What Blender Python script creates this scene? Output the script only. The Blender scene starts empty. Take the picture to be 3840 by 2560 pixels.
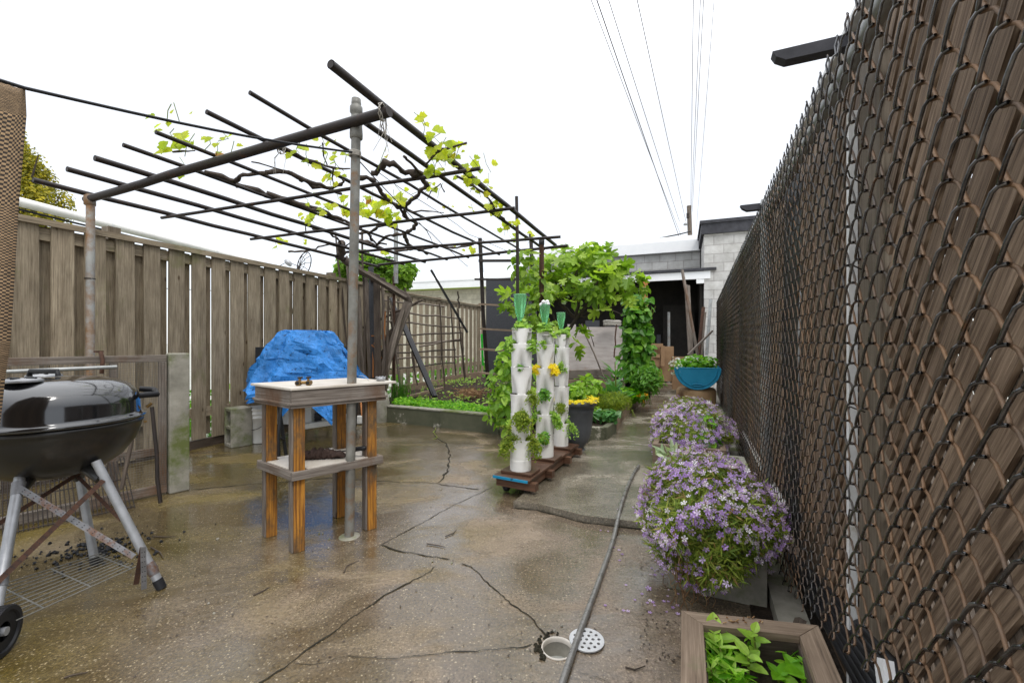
import bpy, bmesh, math, random
import numpy as np
from mathutils import Vector, Matrix, noise
random.seed(7); np.random.seed(7)
SC = bpy.context.scene; COL = SC.collection
R = math.radians
# ---------------- camera, world, sun, exposure ----------------
F = 1600.0; H = 1.05
cam = bpy.data.cameras.new('camera'); co = bpy.data.objects.new('camera', cam); COL.objects.link(co)
co.location = (0, 0, H); co.rotation_euler = (R(90), 0, 0)
cam.sensor_width = 36; cam.lens = F/3840*36; cam.clip_start = 0.02; cam.clip_end = 500
SC.camera = co
w = bpy.data.worlds.new('World'); SC.world = w; w.use_nodes = True
nt = w.node_tree; nt.nodes.clear()
out = nt.nodes.new('ShaderNodeOutputWorld'); bg1 = nt.nodes.new('ShaderNodeBackground'); bg2 = nt.nodes.new('ShaderNodeBackground')
sky = nt.nodes.new('ShaderNodeTexSky'); sky.sky_type = 'NISHITA'; sky.sun_disc = False
sky.sun_elevation = R(58); sky.sun_rotation = R(150)
bg1.inputs[1].default_value = 0.05; nt.links.new(sky.outputs[0], bg1.inputs[0])
tc = nt.nodes.new('ShaderNodeTexCoord'); nz = nt.nodes.new('ShaderNodeTexNoise'); nz.inputs['Scale'].default_value = 2.0
cr = nt.nodes.new('ShaderNodeValToRGB'); cr.color_ramp.elements[0].color = (0.95, 0.97, 1.0, 1); cr.color_ramp.elements[1].color = (1, 1, 1, 1)
nt.links.new(tc.outputs['Generated'], nz.inputs['Vector']); nt.links.new(nz.outputs['Fac'], cr.inputs[0]); nt.links.new(cr.outputs[0], bg2.inputs[0])
sxw = nt.nodes.new('ShaderNodeSeparateXYZ'); nt.links.new(tc.outputs['Generated'], sxw.inputs[0]); mrw = nt.nodes.new('ShaderNodeMapRange'); nt.links.new(sxw.outputs[2], mrw.inputs[0])
mrw.inputs[1].default_value = .45; mrw.inputs[2].default_value = 1.0; mrw.inputs[3].default_value = 1.0; mrw.inputs[4].default_value = 2.9; nt.links.new(mrw.outputs[0], bg2.inputs[1])   # overcast: brightest overhead
add = nt.nodes.new('ShaderNodeAddShader'); nt.links.new(bg1.outputs[0], add.inputs[0]); nt.links.new(bg2.outputs[0], add.inputs[1]); nt.links.new(add.outputs[0], out.inputs[0])
sl = bpy.data.lights.new('sun', 'SUN'); sl.energy = 1.5; sl.angle = R(18); sl.color = (1, .97, .92)
so = bpy.data.objects.new('sun', sl); COL.objects.link(so)
so.rotation_euler = Vector((math.sin(R(150))*math.cos(R(58)), math.cos(R(150))*math.cos(R(58)), math.sin(R(58)))).to_track_quat('Z', 'Y').to_euler()
SC.view_settings.view_transform = 'Standard'; SC.view_settings.look = 'None'; SC.view_settings.gamma = 1; SC.view_settings.exposure = 0.0
SC.cycles.max_bounces = 8; SC.cycles.transparent_max_bounces = 8
# ---------------- helpers ----------------
def P(u, v, Y): return Vector(((u-1920)/F*Y, Y, H-(v-1280)/F*Y))
def G(u, v, z=0.0):
    Y = (H-z)*F/(v-1280); return Vector(((u-1920)/F*Y, Y, z))
def U(u, v, z):
    Y = (z-H)*F/(1280-v); return Vector(((u-1920)/F*Y, Y, z))
def rnd(a, b): return random.uniform(a, b)
class MB:
    def __init__(s): s.v = []; s.f = []; s.uv = []; s.mi = []; s.sm = []
    def add(s, vs, fs, uvs=None, mi=0, smooth=False):
        o = len(s.v); s.v.extend([tuple(x) for x in vs])
        for i, f in enumerate(fs):
            s.f.append(tuple(k+o for k in f)); s.mi.append(mi); s.sm.append(smooth)
            s.uv.extend(uvs[i] if uvs else [(0, 0)]*len(f))
    def bar(s, p0, p1, w, t, up=(0, 0, 1), mi=0):
        """box from p0 to p1; t is its size along `up` (made square to the axis), w across"""
        p0 = Vector(p0); p1 = Vector(p1); a = (p1-p0); L = a.length; a.normalize(); up = Vector(up)
        sd = a.cross(up)
        if sd.length < 1e-4: sd = a.cross(Vector((1, 0, 0)))
        sd.normalize(); n = sd.cross(a).normalized()
        vs = []
        for q in (p0, p1):
            for i, j in ((-1, -1), (1, -1), (1, 1), (-1, 1)): vs.append(q+sd*(i*w/2)+n*(j*t/2))
        ou, ov = random.random()*50, random.random()*50
        fs = [(3, 2, 1, 0), (4, 5, 6, 7)]; uvs = [[(ou, ov), (ou, ov+w), (ou+t, ov+w), (ou+t, ov)]]*2
        for k, d in enumerate((w, t, w, t)):
            a0 = k; a1 = (k+1) % 4
            fs.append((a0, a1, a1+4, a0+4)); v0 = ov+k*.37
            uvs.append([(ou, v0), (ou, v0+d), (ou+L, v0+d), (ou+L, v0)])
        s.add(vs, fs, uvs, mi)
    def box(s, c, sz, rz=0, mi=0):
        c = Vector(c); x, y, z = sz; ax = Vector((math.cos(rz), math.sin(rz), 0)); ay = Vector((-math.sin(rz), math.cos(rz), 0)); az = Vector((0, 0, 1))
        m = max(sz)
        if m == z: s.bar(c-az*z/2, c+az*z/2, x, y, ay, mi)
        elif m == x: s.bar(c-ax*x/2, c+ax*x/2, y, z, az, mi)
        else: s.bar(c-ay*y/2, c+ay*y/2, x, z, az, mi)
    def prism(s, poly, z0, z1, mi=0):
        n = len(poly); vs = [(p[0], p[1], z0) for p in poly]+[(p[0], p[1], z1) for p in poly]
        fs = [tuple(range(n-1, -1, -1)), tuple(range(n, 2*n))]; uvs = [[(poly[i][0], poly[i][1]) for i in f_] for f_ in (range(n-1, -1, -1), range(n))]
        acc = 0
        for i in range(n):
            j = (i+1) % n; L = (Vector(poly[i][:2])-Vector(poly[j][:2])).length
            fs.append((i, j, j+n, i+n)); uvs.append([(acc, z0), (acc+L, z0), (acc+L, z1), (acc, z1)]); acc += L
        s.add(vs, fs, uvs, mi)
    def tube(s, pts, r, n=8, cap=True, mi=0, smooth=True, closed=False):
        pts = [Vector(p) for p in pts]; m = len(pts)
        rs = r if isinstance(r, (list, tuple)) else [r]*m
        T = []
        for i in range(m):
            a = pts[i-1] if (i > 0 or closed) else pts[0]; b = pts[(i+1) % m] if (i < m-1 or closed) else pts[-1]
            t = (b-a); T.append(t.normalized() if t.length > 1e-9 else Vector((0, 0, 1)))
        nrm = T[0].orthogonal().normalized(); vs = []; ou = random.random()*50; ls = [0]
        for i in range(m):
            if i: 
                nrm = nrm-T[i]*nrm.dot(T[i]); nrm = nrm.normalized() if nrm.length > 1e-6 else T[i].orthogonal().normalized(); ls.append(ls[-1]+(pts[i]-pts[i-1]).length)
            b = T[i].cross(nrm)
            for k in range(n):
                an = 2*math.pi*k/n; vs.append(pts[i]+(nrm*math.cos(an)+b*math.sin(an))*rs[i])
        fs = []; uvs = []
        for i in range(m if closed else m-1):
            i2 = (i+1) % m; l0 = ls[i]+ou; l1 = (ls[i2] if i2 > i else ls[i]+.01)+ou
            for k in range(n):
                k2 = (k+1) % n; fs.append((i*n+k, i*n+k2, i2*n+k2, i2*n+k)); c = 2*math.pi*rs[i]/n
                uvs.append([(l0, k*c), (l0, (k+1)*c), (l1, (k+1)*c), (l1, k*c)])
        s.add(vs, fs, uvs, mi, smooth)
        if cap and not closed:
            s.add(vs[:n], [tuple(range(n-1, -1, -1))], None, mi); s.add(vs[-n:], [tuple(range(n))], None, mi)
    def lathe(s, prof, c=(0, 0, 0), n=24, mi=0, smooth=True, a0=0, a1=2*math.pi):
        c = Vector(c); m = len(prof); full = abs(a1-a0-2*math.pi) < 1e-6; nn = n if full else n+1
        vs = [c+Vector((r_*math.cos(a0+(a1-a0)*k/n), r_*math.sin(a0+(a1-a0)*k/n), z)) for r_, z in prof for k in range(nn)]
        fs = []; uvs = []
        for i in range(m-1):
            for k in range(n):
                k2 = (k+1) % nn if full else k+1
                fs.append((i*nn+k, i*nn+k2, (i+1)*nn+k2, (i+1)*nn+k)); u0 = k/n*6*.3; u1 = (k+1)/n*6*.3
                uvs.append([(u0, prof[i][1]), (u1, prof[i][1]), (u1, prof[i+1][1]), (u0, prof[i+1][1])])
        s.add(vs, fs, uvs, mi, smooth)
    def sheet(s, pts, nu, nv, mi=0, smooth=True):
        """pts: list of nu*nv vectors, row-major"""
        fs = []; uvs = []
        for i in range(nu-1):
            for j in range(nv-1):
                fs.append((i*nv+j, (i+1)*nv+j, (i+1)*nv+j+1, i*nv+j+1)); uvs.append([(i/nu, j/nv), ((i+1)/nu, j/nv), ((i+1)/nu, (j+1)/nv), (i/nu, (j+1)/nv)])
        s.add(pts, fs, uvs, mi, smooth)
    def scatter(s, tmpl, pos, nrm, size, tip=None, mi=0, droop=.3):
        tv, tf = tmpl; tv = np.array(tv, float); N = len(pos)
        if N == 0: return
        pos = np.array(pos, float); nrm = np.array(nrm, float); nrm /= np.linalg.norm(nrm, axis=1)[:, None]+1e-9
        t = np.random.normal(size=(N, 3)) if tip is None else np.array(tip, float)
        t[:, 2] -= droop; t -= nrm*np.sum(t*nrm, axis=1)[:, None]; t /= np.linalg.norm(t, axis=1)[:, None]+1e-9
        x = np.cross(t, nrm); size = np.array(size, float).reshape(-1, 1, 1)*np.ones((N, 1, 1))
        V = pos[:, None, :]+size*(tv[None, :, 0:1]*x[:, None, :]+tv[None, :, 1:2]*t[:, None, :]+tv[None, :, 2:3]*nrm[:, None, :])
        o = len(s.v); nv = len(tv); s.v.extend(map(tuple, V.reshape(-1, 3).tolist()))
        tuv = [[(float(tv[k][0])+.5, float(tv[k][1])) for k in f] for f in tf]
        fuv = [q for f in tuv for q in f]
        for i in range(N):
            b = o+i*nv
            for f in tf: s.f.append(tuple(k+b for k in f))
            s.uv.extend(fuv)
        s.mi.extend([mi]*(N*len(tf))); s.sm.extend([False]*(N*len(tf)))
    def build(s, name, mats, parent=None, bevel=0, sub=0, **tags):
        me = bpy.data.meshes.new(name); me.from_pydata(s.v, [], s.f)
        uv = me.uv_layers.new(name='UVMap'); uv.data.foreach_set('uv', np.array(s.uv, np.float32).ravel())
        me.polygons.foreach_set('material_index', np.array(s.mi, np.int32)); me.polygons.foreach_set('use_smooth', np.array(s.sm, bool))
        for m in (mats if isinstance(mats, (list, tuple)) else [mats]): me.materials.append(m)
        me.update(); o = bpy.data.objects.new(name, me); COL.objects.link(o)
        if parent: o.parent = parent; o.matrix_parent_inverse = Matrix.Translation(-parent.location)
        if bevel:
            b = o.modifiers.new('bevel', 'BEVEL'); b.width = bevel; b.segments = 2; b.limit_method = 'ANGLE'
        for k, v_ in tags.items(): o[k] = v_
        return o
def tag(o, label, cat, group=None, kind=None):
    o['label'] = label; o['category'] = cat
    if group: o['group'] = group
    if kind: o['kind'] = kind
    return o
def thing(name, loc, label, cat, group=None):
    o = bpy.data.objects.new(name, None); o.location = loc; o.empty_display_size = .1; COL.objects.link(o); bpy.context.view_layer.update()
    return tag(o, label, cat, group)
# ---------------- materials ----------------
def node(nt, t, **kw):
    n = nt.nodes.new(t)
    for k, v in kw.items():
        if k.startswith('_'): setattr(n, k[1:], v)
        else: n.inputs[k].default_value = v
    return n
def ramp(nt, fac, stops):
    r = nt.nodes.new('ShaderNodeValToRGB'); e = r.color_ramp.elements
    while len(e) > 1: e.remove(e[-1])
    e[0].position = stops[0][0]; c = stops[0][1]; e[0].color = (*c, 1) if len(c) == 3 else c
    for p_, c in stops[1:]:
        x = e.new(p_); x.color = (*c, 1)
    nt.links.new(fac, r.inputs[0]); return r.outputs[0]
def mixc(nt, fac, a, b, mode='MIX'):
    m = nt.nodes.new('ShaderNodeMix'); m.data_type = 'RGBA'; m.blend_type = mode
    for s_, v in ((m.inputs[0], fac), (m.inputs[6], a), (m.inputs[7], b)):
        if hasattr(v, 'is_linked'): nt.links.new(v, s_)
        elif isinstance(v, (int, float)): s_.default_value = v
        else: s_.default_value = (*v, 1)
    return m.outputs[2]
def newmat(name):
    m = bpy.data.materials.new(name); m.use_nodes = True; nt = m.node_tree
    return m, nt, nt.nodes['Principled BSDF']
def coords(nt, space, stretch):
    if space == 'uv': s = nt.nodes.new('ShaderNodeTexCoord').outputs['UV']
    elif space == 'pos': s = nt.nodes.new('ShaderNodeNewGeometry').outputs['Position']
    else: s = nt.nodes.new('ShaderNodeTexCoord').outputs['Object']
    mp = nt.nodes.new('ShaderNodeMapping'); mp.inputs['Scale'].default_value = stretch; nt.links.new(s, mp.inputs[0]); return mp.outputs[0]
def noise_(nt, vec, scale, detail=6, rough=.6, dist=0):
    n = node(nt, 'ShaderNodeTexNoise', Scale=scale, Detail=detail, Roughness=rough, Distortion=dist); nt.links.new(vec, n.inputs['Vector']); return n.outputs['Fac']
def M(name, c1, c2, scale=8, space='obj', stretch=(1, 1, 1), rough=.75, metal=0, bump=.25, bd=.004, spots=None, sscale=3, sthr=(.55, .7), island=.25, spec=.5, coat=0):
    m, nt, b = newmat(name); v = coords(nt, space, stretch)
    f = noise_(nt, v, scale, 8, .65); c = ramp(nt, f, [(.3, c1), (.7, c2)])
    if spots:
        v2 = coords(nt, 'pos', (1, 1, 1)); f2 = noise_(nt, v2, sscale, 7, .7)
        k = ramp(nt, f2, [(sthr[0], (0, 0, 0)), (sthr[1], (1, 1, 1))]); c = mixc(nt, k, c, spots)
    if island:
        g = nt.nodes.new('ShaderNodeNewGeometry'); mr = node(nt, 'ShaderNodeMapRange'); nt.links.new(g.outputs['Random Per Island'], mr.inputs[0])
        mr.inputs[3].default_value = 1-island; mr.inputs[4].default_value = 1+island
        hs = nt.nodes.new('ShaderNodeHueSaturation'); nt.links.new(mr.outputs[0], hs.inputs['Value']); nt.links.new(c, hs.inputs['Color']); c = hs.outputs[0]
    nt.links.new(c, b.inputs['Base Color'])
    rr = node(nt, 'ShaderNodeMapRange'); nt.links.new(f, rr.inputs[0]); rr.inputs[3].default_value = max(0, rough-.12); rr.inputs[4].default_value = min(1, rough+.12)
    nt.links.new(rr.outputs[0], b.inputs['Roughness']); b.inputs['Metallic'].default_value = metal; b.inputs['Specular IOR Level'].default_value = spec*(.5 if metal < .1 and not coat else 1)
    b.inputs['Coat Weight'].default_value = coat; b.inputs['Coat Roughness'].default_value = .08
    if bump:
        f3 = noise_(nt, v, scale*2.5, 6, .7); bp = node(nt, 'ShaderNodeBump', Strength=bump, Distance=bd); nt.links.new(f3, bp.inputs['Height']); nt.links.new(bp.outputs[0], b.inputs['Normal'])
    return m
def wood(name, c1, c2, spots=None, sthr=(.55, .72), rough=.7, island=.22, sscale=2.2, knots=True, wet=False):
    m, nt, b = newmat(name); v = coords(nt, 'uv', (1.2, 34, 1)); f = noise_(nt, v, 3.5, 9, .7, .4)
    v1 = coords(nt, 'uv', (1, 4, 1)); fb = noise_(nt, v1, 4, 4, .6)
    c = ramp(nt, f, [(.28, tuple(x*.45 for x in c1)), (.42, c1), (.68, c2)])
    c = mixc(nt, ramp(nt, fb, [(.35, (.72,)*3), (.65, (1.12,)*3)]), (0, 0, 0), c, 'MIX') if False else mixc(nt, 1.0, c, ramp(nt, fb, [(.3, (.66, .64, .62)), (.7, (1.1, 1.1, 1.1))]), 'MULTIPLY')
    if knots:
        vo = node(nt, 'ShaderNodeTexVoronoi', Scale=2.4); nt.links.new(coords(nt, 'uv', (1.3, 3.2, 1)), vo.inputs['Vector'])
        k = ramp(nt, vo.outputs['Distance'], [(.045, (.3, .22, .17)), (.10, (1, 1, 1))]); c = mixc(nt, 1.0, c, k, 'MULTIPLY')
    if spots:
        f2 = noise_(nt, coords(nt, 'pos', (1, 1, .6)), sscale, 7, .7); k = ramp(nt, f2, [(sthr[0], (0, 0, 0)), (sthr[1], (1, 1, 1))]); c = mixc(nt, k, c, spots)
    g = nt.nodes.new('ShaderNodeNewGeometry'); mr = node(nt, 'ShaderNodeMapRange'); nt.links.new(g.outputs['Random Per Island'], mr.inputs[0])
    mr.inputs[3].default_value = 1-island; mr.inputs[4].default_value = 1+island
    hs = nt.nodes.new('ShaderNodeHueSaturation'); nt.links.new(mr.outputs[0], hs.inputs['Value']); nt.links.new(c, hs.inputs['Color'])
    nt.links.new(hs.outputs[0], b.inputs['Base Color']); b.inputs['Roughness'].default_value = rough; b.inputs['Specular IOR Level'].default_value = .25
    bp = node(nt, 'ShaderNodeBump', Strength=.5, Distance=.004); nt.links.new(f, bp.inputs['Height']); nt.links.new(bp.outputs[0], b.inputs['Normal'])
    return m
def leafmat(name, stops, rough=.45, trans=.45, vein=True):
    m, nt, b = newmat(name); g = nt.nodes.new('ShaderNodeNewGeometry'); c = ramp(nt, g.outputs['Random Per Island'], stops)
    if vein:
        sx = nt.nodes.new('ShaderNodeSeparateXYZ'); nt.links.new(nt.nodes.new('ShaderNodeTexCoord').outputs['UV'], sx.inputs[0])
        ab = node(nt, 'ShaderNodeMath', _operation='SUBTRACT'); nt.links.new(sx.outputs[0], ab.inputs[0]); ab.inputs[1].default_value = .5
        ab2 = node(nt, 'ShaderNodeMath', _operation='ABSOLUTE'); nt.links.new(ab.outputs[0], ab2.inputs[0])
        c = mixc(nt, ramp(nt, ab2.outputs[0], [(.01, (.35,)*3), (.05, (0, 0, 0))]), c, (.25, .38, .1))
    f = noise_(nt, coords(nt, 'pos', (1, 1, 1)), 40, 3); c = mixc(nt, 1.0, c, ramp(nt, f, [(.3, (.75,)*3), (.7, (1.15,)*3)]), 'MULTIPLY')
    nt.links.new(c, b.inputs['Base Color']); b.inputs['Roughness'].default_value = rough; b.inputs['Specular IOR Level'].default_value = .3
    t = nt.nodes.new('ShaderNodeBsdfTranslucent'); br = mixc(nt, 1.0, c, (1.5, 1.6, .8), 'MULTIPLY'); nt.links.new(br, t.inputs[0])
    mx = nt.nodes.new('ShaderNodeMixShader'); mx.inputs[0].default_value = trans; nt.links.new(b.outputs[0], mx.inputs[1]); nt.links.new(t.outputs[0], mx.inputs[2])
    nt.links.new(mx.outputs[0], nt.nodes['Material Output'].inputs[0]); return m
def concrete(name, ca, cb, cg, puddle, peb=.5):
    m, nt, b = newmat(name); v = coords(nt, 'pos', (1, 1, 1))
    big = noise_(nt, v, .9, 6, .6, .5); med = noise_(nt, v, 6, 6, .7); fine = noise_(nt, v, 95, 4, .85)
    c = ramp(nt, med, [(.25, ca), (.75, cb)])
    sx = nt.nodes.new('ShaderNodeSeparateXYZ'); nt.links.new(v, sx.inputs[0])
    # algae / moss film: grows on the fence side of the yard and in low spots
    gx = node(nt, 'ShaderNodeMapRange'); nt.links.new(sx.outputs[0], gx.inputs[0]); gx.inputs[1].default_value = .5; gx.inputs[2].default_value = -1.6; gx.inputs[3].default_value = -.12; gx.inputs[4].default_value = .20
    ad = node(nt, 'ShaderNodeMath', _operation='ADD'); nt.links.new(big, ad.inputs[0]); nt.links.new(gx.outputs[0], ad.inputs[1])
    alg = ramp(nt, ad.outputs[0], [(.42, (0, 0, 0)), (.74, (1, 1, 1))]); c = mixc(nt, alg, c, cg)
    # film of water
    wn = noise_(nt, coords(nt, 'pos', (1, 1.6, 1)), 1.5, 5, .6, .6); wet = ramp(nt, wn, [(.38, (0, 0, 0)), (.53, (1, 1, 1))])
    c = mixc(nt, 1.0, c, mixc(nt, wet, (1, 1, 1), (.52, .5, .46)), 'MULTIPLY')
    # pebbles of the worn surface
    vo = node(nt, 'ShaderNodeTexVoronoi', Scale=135.0); vd = node(nt, 'ShaderNodeVectorMath', _operation='ADD'); nt.links.new(v, vd.inputs[0])
    nzc = node(nt, 'ShaderNodeTexNoise', Scale=60.0); nt.links.new(v, nzc.inputs['Vector']); sc = node(nt, 'ShaderNodeVectorMath', _operation='SCALE'); sc.inputs['Scale'].default_value = .012; nt.links.new(nzc.outputs['Color'], sc.inputs[0]); nt.links.new(sc.outputs[0], vd.inputs[1]); nt.links.new(vd.outputs[0], vo.inputs['Vector'])
    sp = nt.nodes.new('ShaderNodeSeparateColor'); nt.links.new(vo.outputs['Color'], sp.inputs[0])
    pk = ramp(nt, sp.outputs[0], [(.78, (0, 0, 0)), (1.0, (.8, .8, .8))]); pd = ramp(nt, vo.outputs['Distance'], [(.2, (1, 1, 1)), (.55, (0, 0, 0))])
    pm = mixc(nt, 1.0, pk, pd, 'MULTIPLY'); pm = mixc(nt, 1.0, pm, (peb,)*3, 'MULTIPLY')
    c = mixc(nt, pm, c, (.52, .43, .28)); dk = ramp(nt, sp.outputs[1], [(.0, (.55,)*3), (.35, (1, 1, 1))]); c = mixc(nt, .55, c, mixc(nt, 1.0, c, dk, 'MULTIPLY'))
    c = mixc(nt, 1.0, c, ramp(nt, fine, [(.32, (.42,)*3), (.68, (1.55,)*3)]), 'MULTIPLY')
    nt.links.new(c, b.inputs['Base Color'])
    rr = ramp(nt, wn, [(.33, (.45,)*3), (.43, (.2,)*3), (puddle, (.05,)*3)]); nt.links.new(rr, b.inputs['Roughness']); cw = ramp(nt, wn, [(.38, (0, 0, 0)), (.50, (1, 1, 1))]); nt.links.new(cw, b.inputs['Coat Weight']); b.inputs['Coat Roughness'].default_value = .17; b.inputs['Coat IOR'].default_value = 1.45
    h = noise_(nt, coords(nt, 'pos', (1, 1.5, 1)), 22, 6, .65); h2 = noise_(nt, v, 2.2, 3, .5)
    hm = mixc(nt, .35, h, fine); hm = mixc(nt, .25, hm, pm); st = ramp(nt, wn, [(.42, (.75,)*3), (puddle, (.10,)*3)])
    bp = node(nt, 'ShaderNodeBump', Distance=.018); nt.links.new(hm, bp.inputs['Height']); nt.links.new(st, bp.inputs['Strength'])
    bp2 = node(nt, 'ShaderNodeBump', Distance=.05, Strength=.25); nt.links.new(h2, bp2.inputs['Height']); nt.links.new(bp.outputs[0], bp2.inputs['Normal'])
    nt.links.new(bp2.outputs[0], b.inputs['Normal']); bp3 = node(nt, 'ShaderNodeBump', Distance=.006, Strength=.22); nt.links.new(h, bp3.inputs['Height']); nt.links.new(bp3.outputs[0], b.inputs['Coat Normal']); return m
def blockmat(name, base, mortar, bw=.4, bh=.2):
    m, nt, b = newmat(name); br = node(nt, 'ShaderNodeTexBrick', Scale=1.0); br.inputs['Brick Width'].default_value = bw; br.inputs['Row Height'].default_value = bh; br.inputs['Mortar Size'].default_value = .008
    br.inputs['Color1'].default_value = (*base, 1); br.inputs['Color2'].default_value = (*[x*.82 for x in base], 1); br.inputs['Mortar'].default_value = (*mortar, 1)
    nt.links.new(coords(nt, 'uv', (1, 1, 1)), br.inputs['Vector']); f = noise_(nt, coords(nt, 'pos', (1, 1, 1)), 5, 8, .7)
    c = mixc(nt, 1.0, br.outputs['Color'], ramp(nt, f, [(.3, (.7, .69, .67)), (.7, (1.1,)*3)]), 'MULTIPLY'); nt.links.new(c, b.inputs['Base Color']); b.inputs['Roughness'].default_value = .85
    bp = node(nt, 'ShaderNodeBump', Strength=.6, Distance=.01); bp.invert = True; nt.links.new(br.outputs['Fac'], bp.inputs['Height']); nt.links.new(bp.outputs[0], b.inputs['Normal']); return m
m_patio = concrete('patio_concrete', (.175, .132, .095), (.30, .232, .168), (.125, .09, .018), .56, .8)
m_path = concrete('path_concrete', (.22, .19, .145), (.34, .30, .235), (.24, .21, .135), .99, .8)
m_conc = M('old_concrete', (.17, .16, .13), (.34, .32, .27), 9, 'pos', bump=.4, spots=(.11, .13, .04), sscale=2.5, sthr=(.48, .62), island=0)
m_wallc = M('mossy_concrete', (.07, .075, .045), (.12, .12, .08), 6, 'pos', bump=.4, spots=(.36, .34, .28), sscale=3.2, sthr=(.58, .62), island=0)
m_crack = M('crack_dark', (.01, .009, .006), (.03, .026, .015), 30, 'pos', rough=.95, bump=0, island=0)  # dark tone of the cracks and mortar crumbs
m_moss = M('moss', (.09, .12, .02), (.2, .25, .04), 60, 'pos', rough=.9, island=.3)
m_netw = M('netting_wire', (.09, .09, .08), (.16, .155, .14), 14, 'pos', rough=.6, metal=.2, bump=0, island=0)
m_soil = M('soil', (.018, .013, .009), (.075, .052, .035), 22, 'pos', rough=.95, bump=1, bd=.03, island=0)
m_grass = M('grey_yard_ground', (.30, .30, .26), (.48, .48, .44), 6, 'pos', rough=.9, bump=.6, bd=.05, island=0)
m_fence = wood('fence_wood', (.235, .19, .132), (.40, .335, .24), spots=(.16, .16, .06), sthr=(.58, .75))
m_latshade = wood('lattice_wood_shaded', (.09, .068, .05), (.24, .20, .165), knots=False)  # back layer coloured darker to paint in the shade between front slats
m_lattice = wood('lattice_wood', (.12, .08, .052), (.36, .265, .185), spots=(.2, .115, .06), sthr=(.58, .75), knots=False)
m_post = wood('post_wood', (.13, .105, .075), (.23, .19, .145))
m_planter = wood('planter_wood', (.2, .145, .1), (.33, .25, .18), spots=(.16, .17, .08), sthr=(.6, .75))
m_grey = wood('grey_weathered_wood', (.15, .125, .105), (.31, .275, .24), spots=(.12, .065, .035), sthr=(.5, .68))
m_orange = wood('stained_pine', (.22, .09, .022), (.68, .31, .045), spots=(.09, .065, .04), sthr=(.47, .64), sscale=8)
m_wetw = wood('wet_red_brown_wood', (.07, .036, .022), (.17, .09, .055), knots=False, rough=.35)
m_dark = wood('dark_wood', (.05, .037, .028), (.11, .085, .065), knots=False)
m_stick = wood('stick_wood', (.10, .08, .065), (.24, .2, .165), island=.35, knots=False)
m_bark = M('vine_bark', (.035, .026, .02), (.14, .11, .09), 6, 'uv', (2, 30, 1), rough=.9, bump=1, bd=.012, island=.2)
m_steel = M('dark_rusty_steel', (.010, .007, .006), (.028, .018, .013), 12, 'pos', rough=.55, bump=.3, bd=.001, spots=(.07, .028, .012), sthr=(.6, .7), sscale=9, metal=.2, island=0)
m_galv = M('galvanised_pipe', (.2, .205, .2), (.38, .39, .38), 14, 'pos', rough=.45, metal=.4, bump=.2, bd=.001, spots=(.2, .09, .03), sscale=6, sthr=(.56, .72), island=0)
m_rustp = M('rusty_pipe', (.27, .27, .26), (.38, .38, .36), 10, 'pos', rough=.6, metal=.2, bump=.3, bd=.001, spots=(.24, .13, .055), sscale=4.5, sthr=(.42, .6), island=0)
m_postg = M('weathered_grey_pipe', (.11, .105, .09), (.24, .235, .21), 10, 'pos', rough=.55, metal=.2, bump=.3, bd=.001, spots=(.18, .10, .045), sscale=9, sthr=(.52, .66), island=0)
m_rust = M('rust', (.035, .02, .015), (.10, .05, .032), 25, 'pos', rough=.85, bump=.3, bd=.001, island=.1)
m_wire = M('mesh_wire', (.035, .035, .036), (.27, .27, .275), 20, 'pos', rough=.28, metal=.95, bump=.3, bd=.0006, spots=(.16, .10, .06), sscale=12, sthr=(.55, .68), island=0)
m_wirer = M('mesh_wire_rusty', (.11, .065, .035), (.28, .165, .09), 20, 'pos', rough=.6, metal=.2, bump=.3, bd=.0006, spots=(.08, .075, .07), sscale=2.2, sthr=(.42, .58), island=0)
m_black = M('black_plastic', (.008, .008, .009), (.02, .02, .022), 10, 'pos', rough=.45, bump=.15, island=0)
m_enamel = M('black_enamel', (.004, .004, .005), (.009, .009, .01), 8, 'pos', rough=.14, bump=.05, bd=.001, island=0, coat=1, spec=.6)
m_bowl = M('sooty_enamel', (.004, .004, .004), (.010, .009, .008), 10, 'pos', rough=.42, bump=.1, bd=.001, spots=(.03, .02, .012), island=0, coat=.3)
m_alu = M('aluminium_tube', (.24, .245, .25), (.38, .385, .40), 14, 'pos', rough=.42, metal=.45, bump=.1, bd=.001, spots=(.2, .17, .14), sthr=(.62, .75), sscale=12, island=0)
m_strap = M('perforated_strap', (.14, .14, .145), (.26, .26, .27), 20, 'pos', rough=.5, metal=.5, spots=(.16, .07, .03), sscale=7, sthr=(.52, .62), island=0)
m_pvc = M('white_pvc', (.70, .69, .65), (.82, .81, .78), 6, 'pos', rough=.4, bump=.08, spots=(.5, .48, .4), sscale=7, sthr=(.6, .8), island=0)
m_white = M('white_paint', (.6, .6, .59), (.8, .8, .79), 5, 'pos', rough=.5, bump=.1, spots=(.42, .37, .28), sscale=5, sthr=(.6, .75), island=0)
m_whitep = M('white_fascia', (.78, .79, .8), (.86, .86, .86), 3, 'pos', rough=.5, bump=.05, island=0)
m_board = M('white_melamine', (.45, .40, .33), (.62, .58, .52), 6, 'pos', rough=.4, bump=.05, spots=(.5, .3, .15), sscale=6, sthr=(.62, .78), island=0)
m_greypot = M('charcoal_pot', (.055, .06, .065), (.10, .105, .115), 5, 'pos', rough=.5, bump=.15, island=0)
m_bluepl = M('blue_plastic', (.01, .2, .36), (.025, .28, .47), 5, 'pos', rough=.35, bump=.1, spots=(.01, .08, .14), sthr=(.62, .66), sscale=12, island=0)
m_tan = M('tan_plastic', (.33, .2, .10), (.48, .32, .18), 4, 'pos', rough=.6, spots=(.16, .09, .05), sthr=(.5, .65), island=0)
m_brass = M('tarnished_brass', (.12, .07, .025), (.32, .2, .07), 30, 'obj', rough=.4, metal=.8, bump=.1, bd=.001, island=0)
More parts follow.
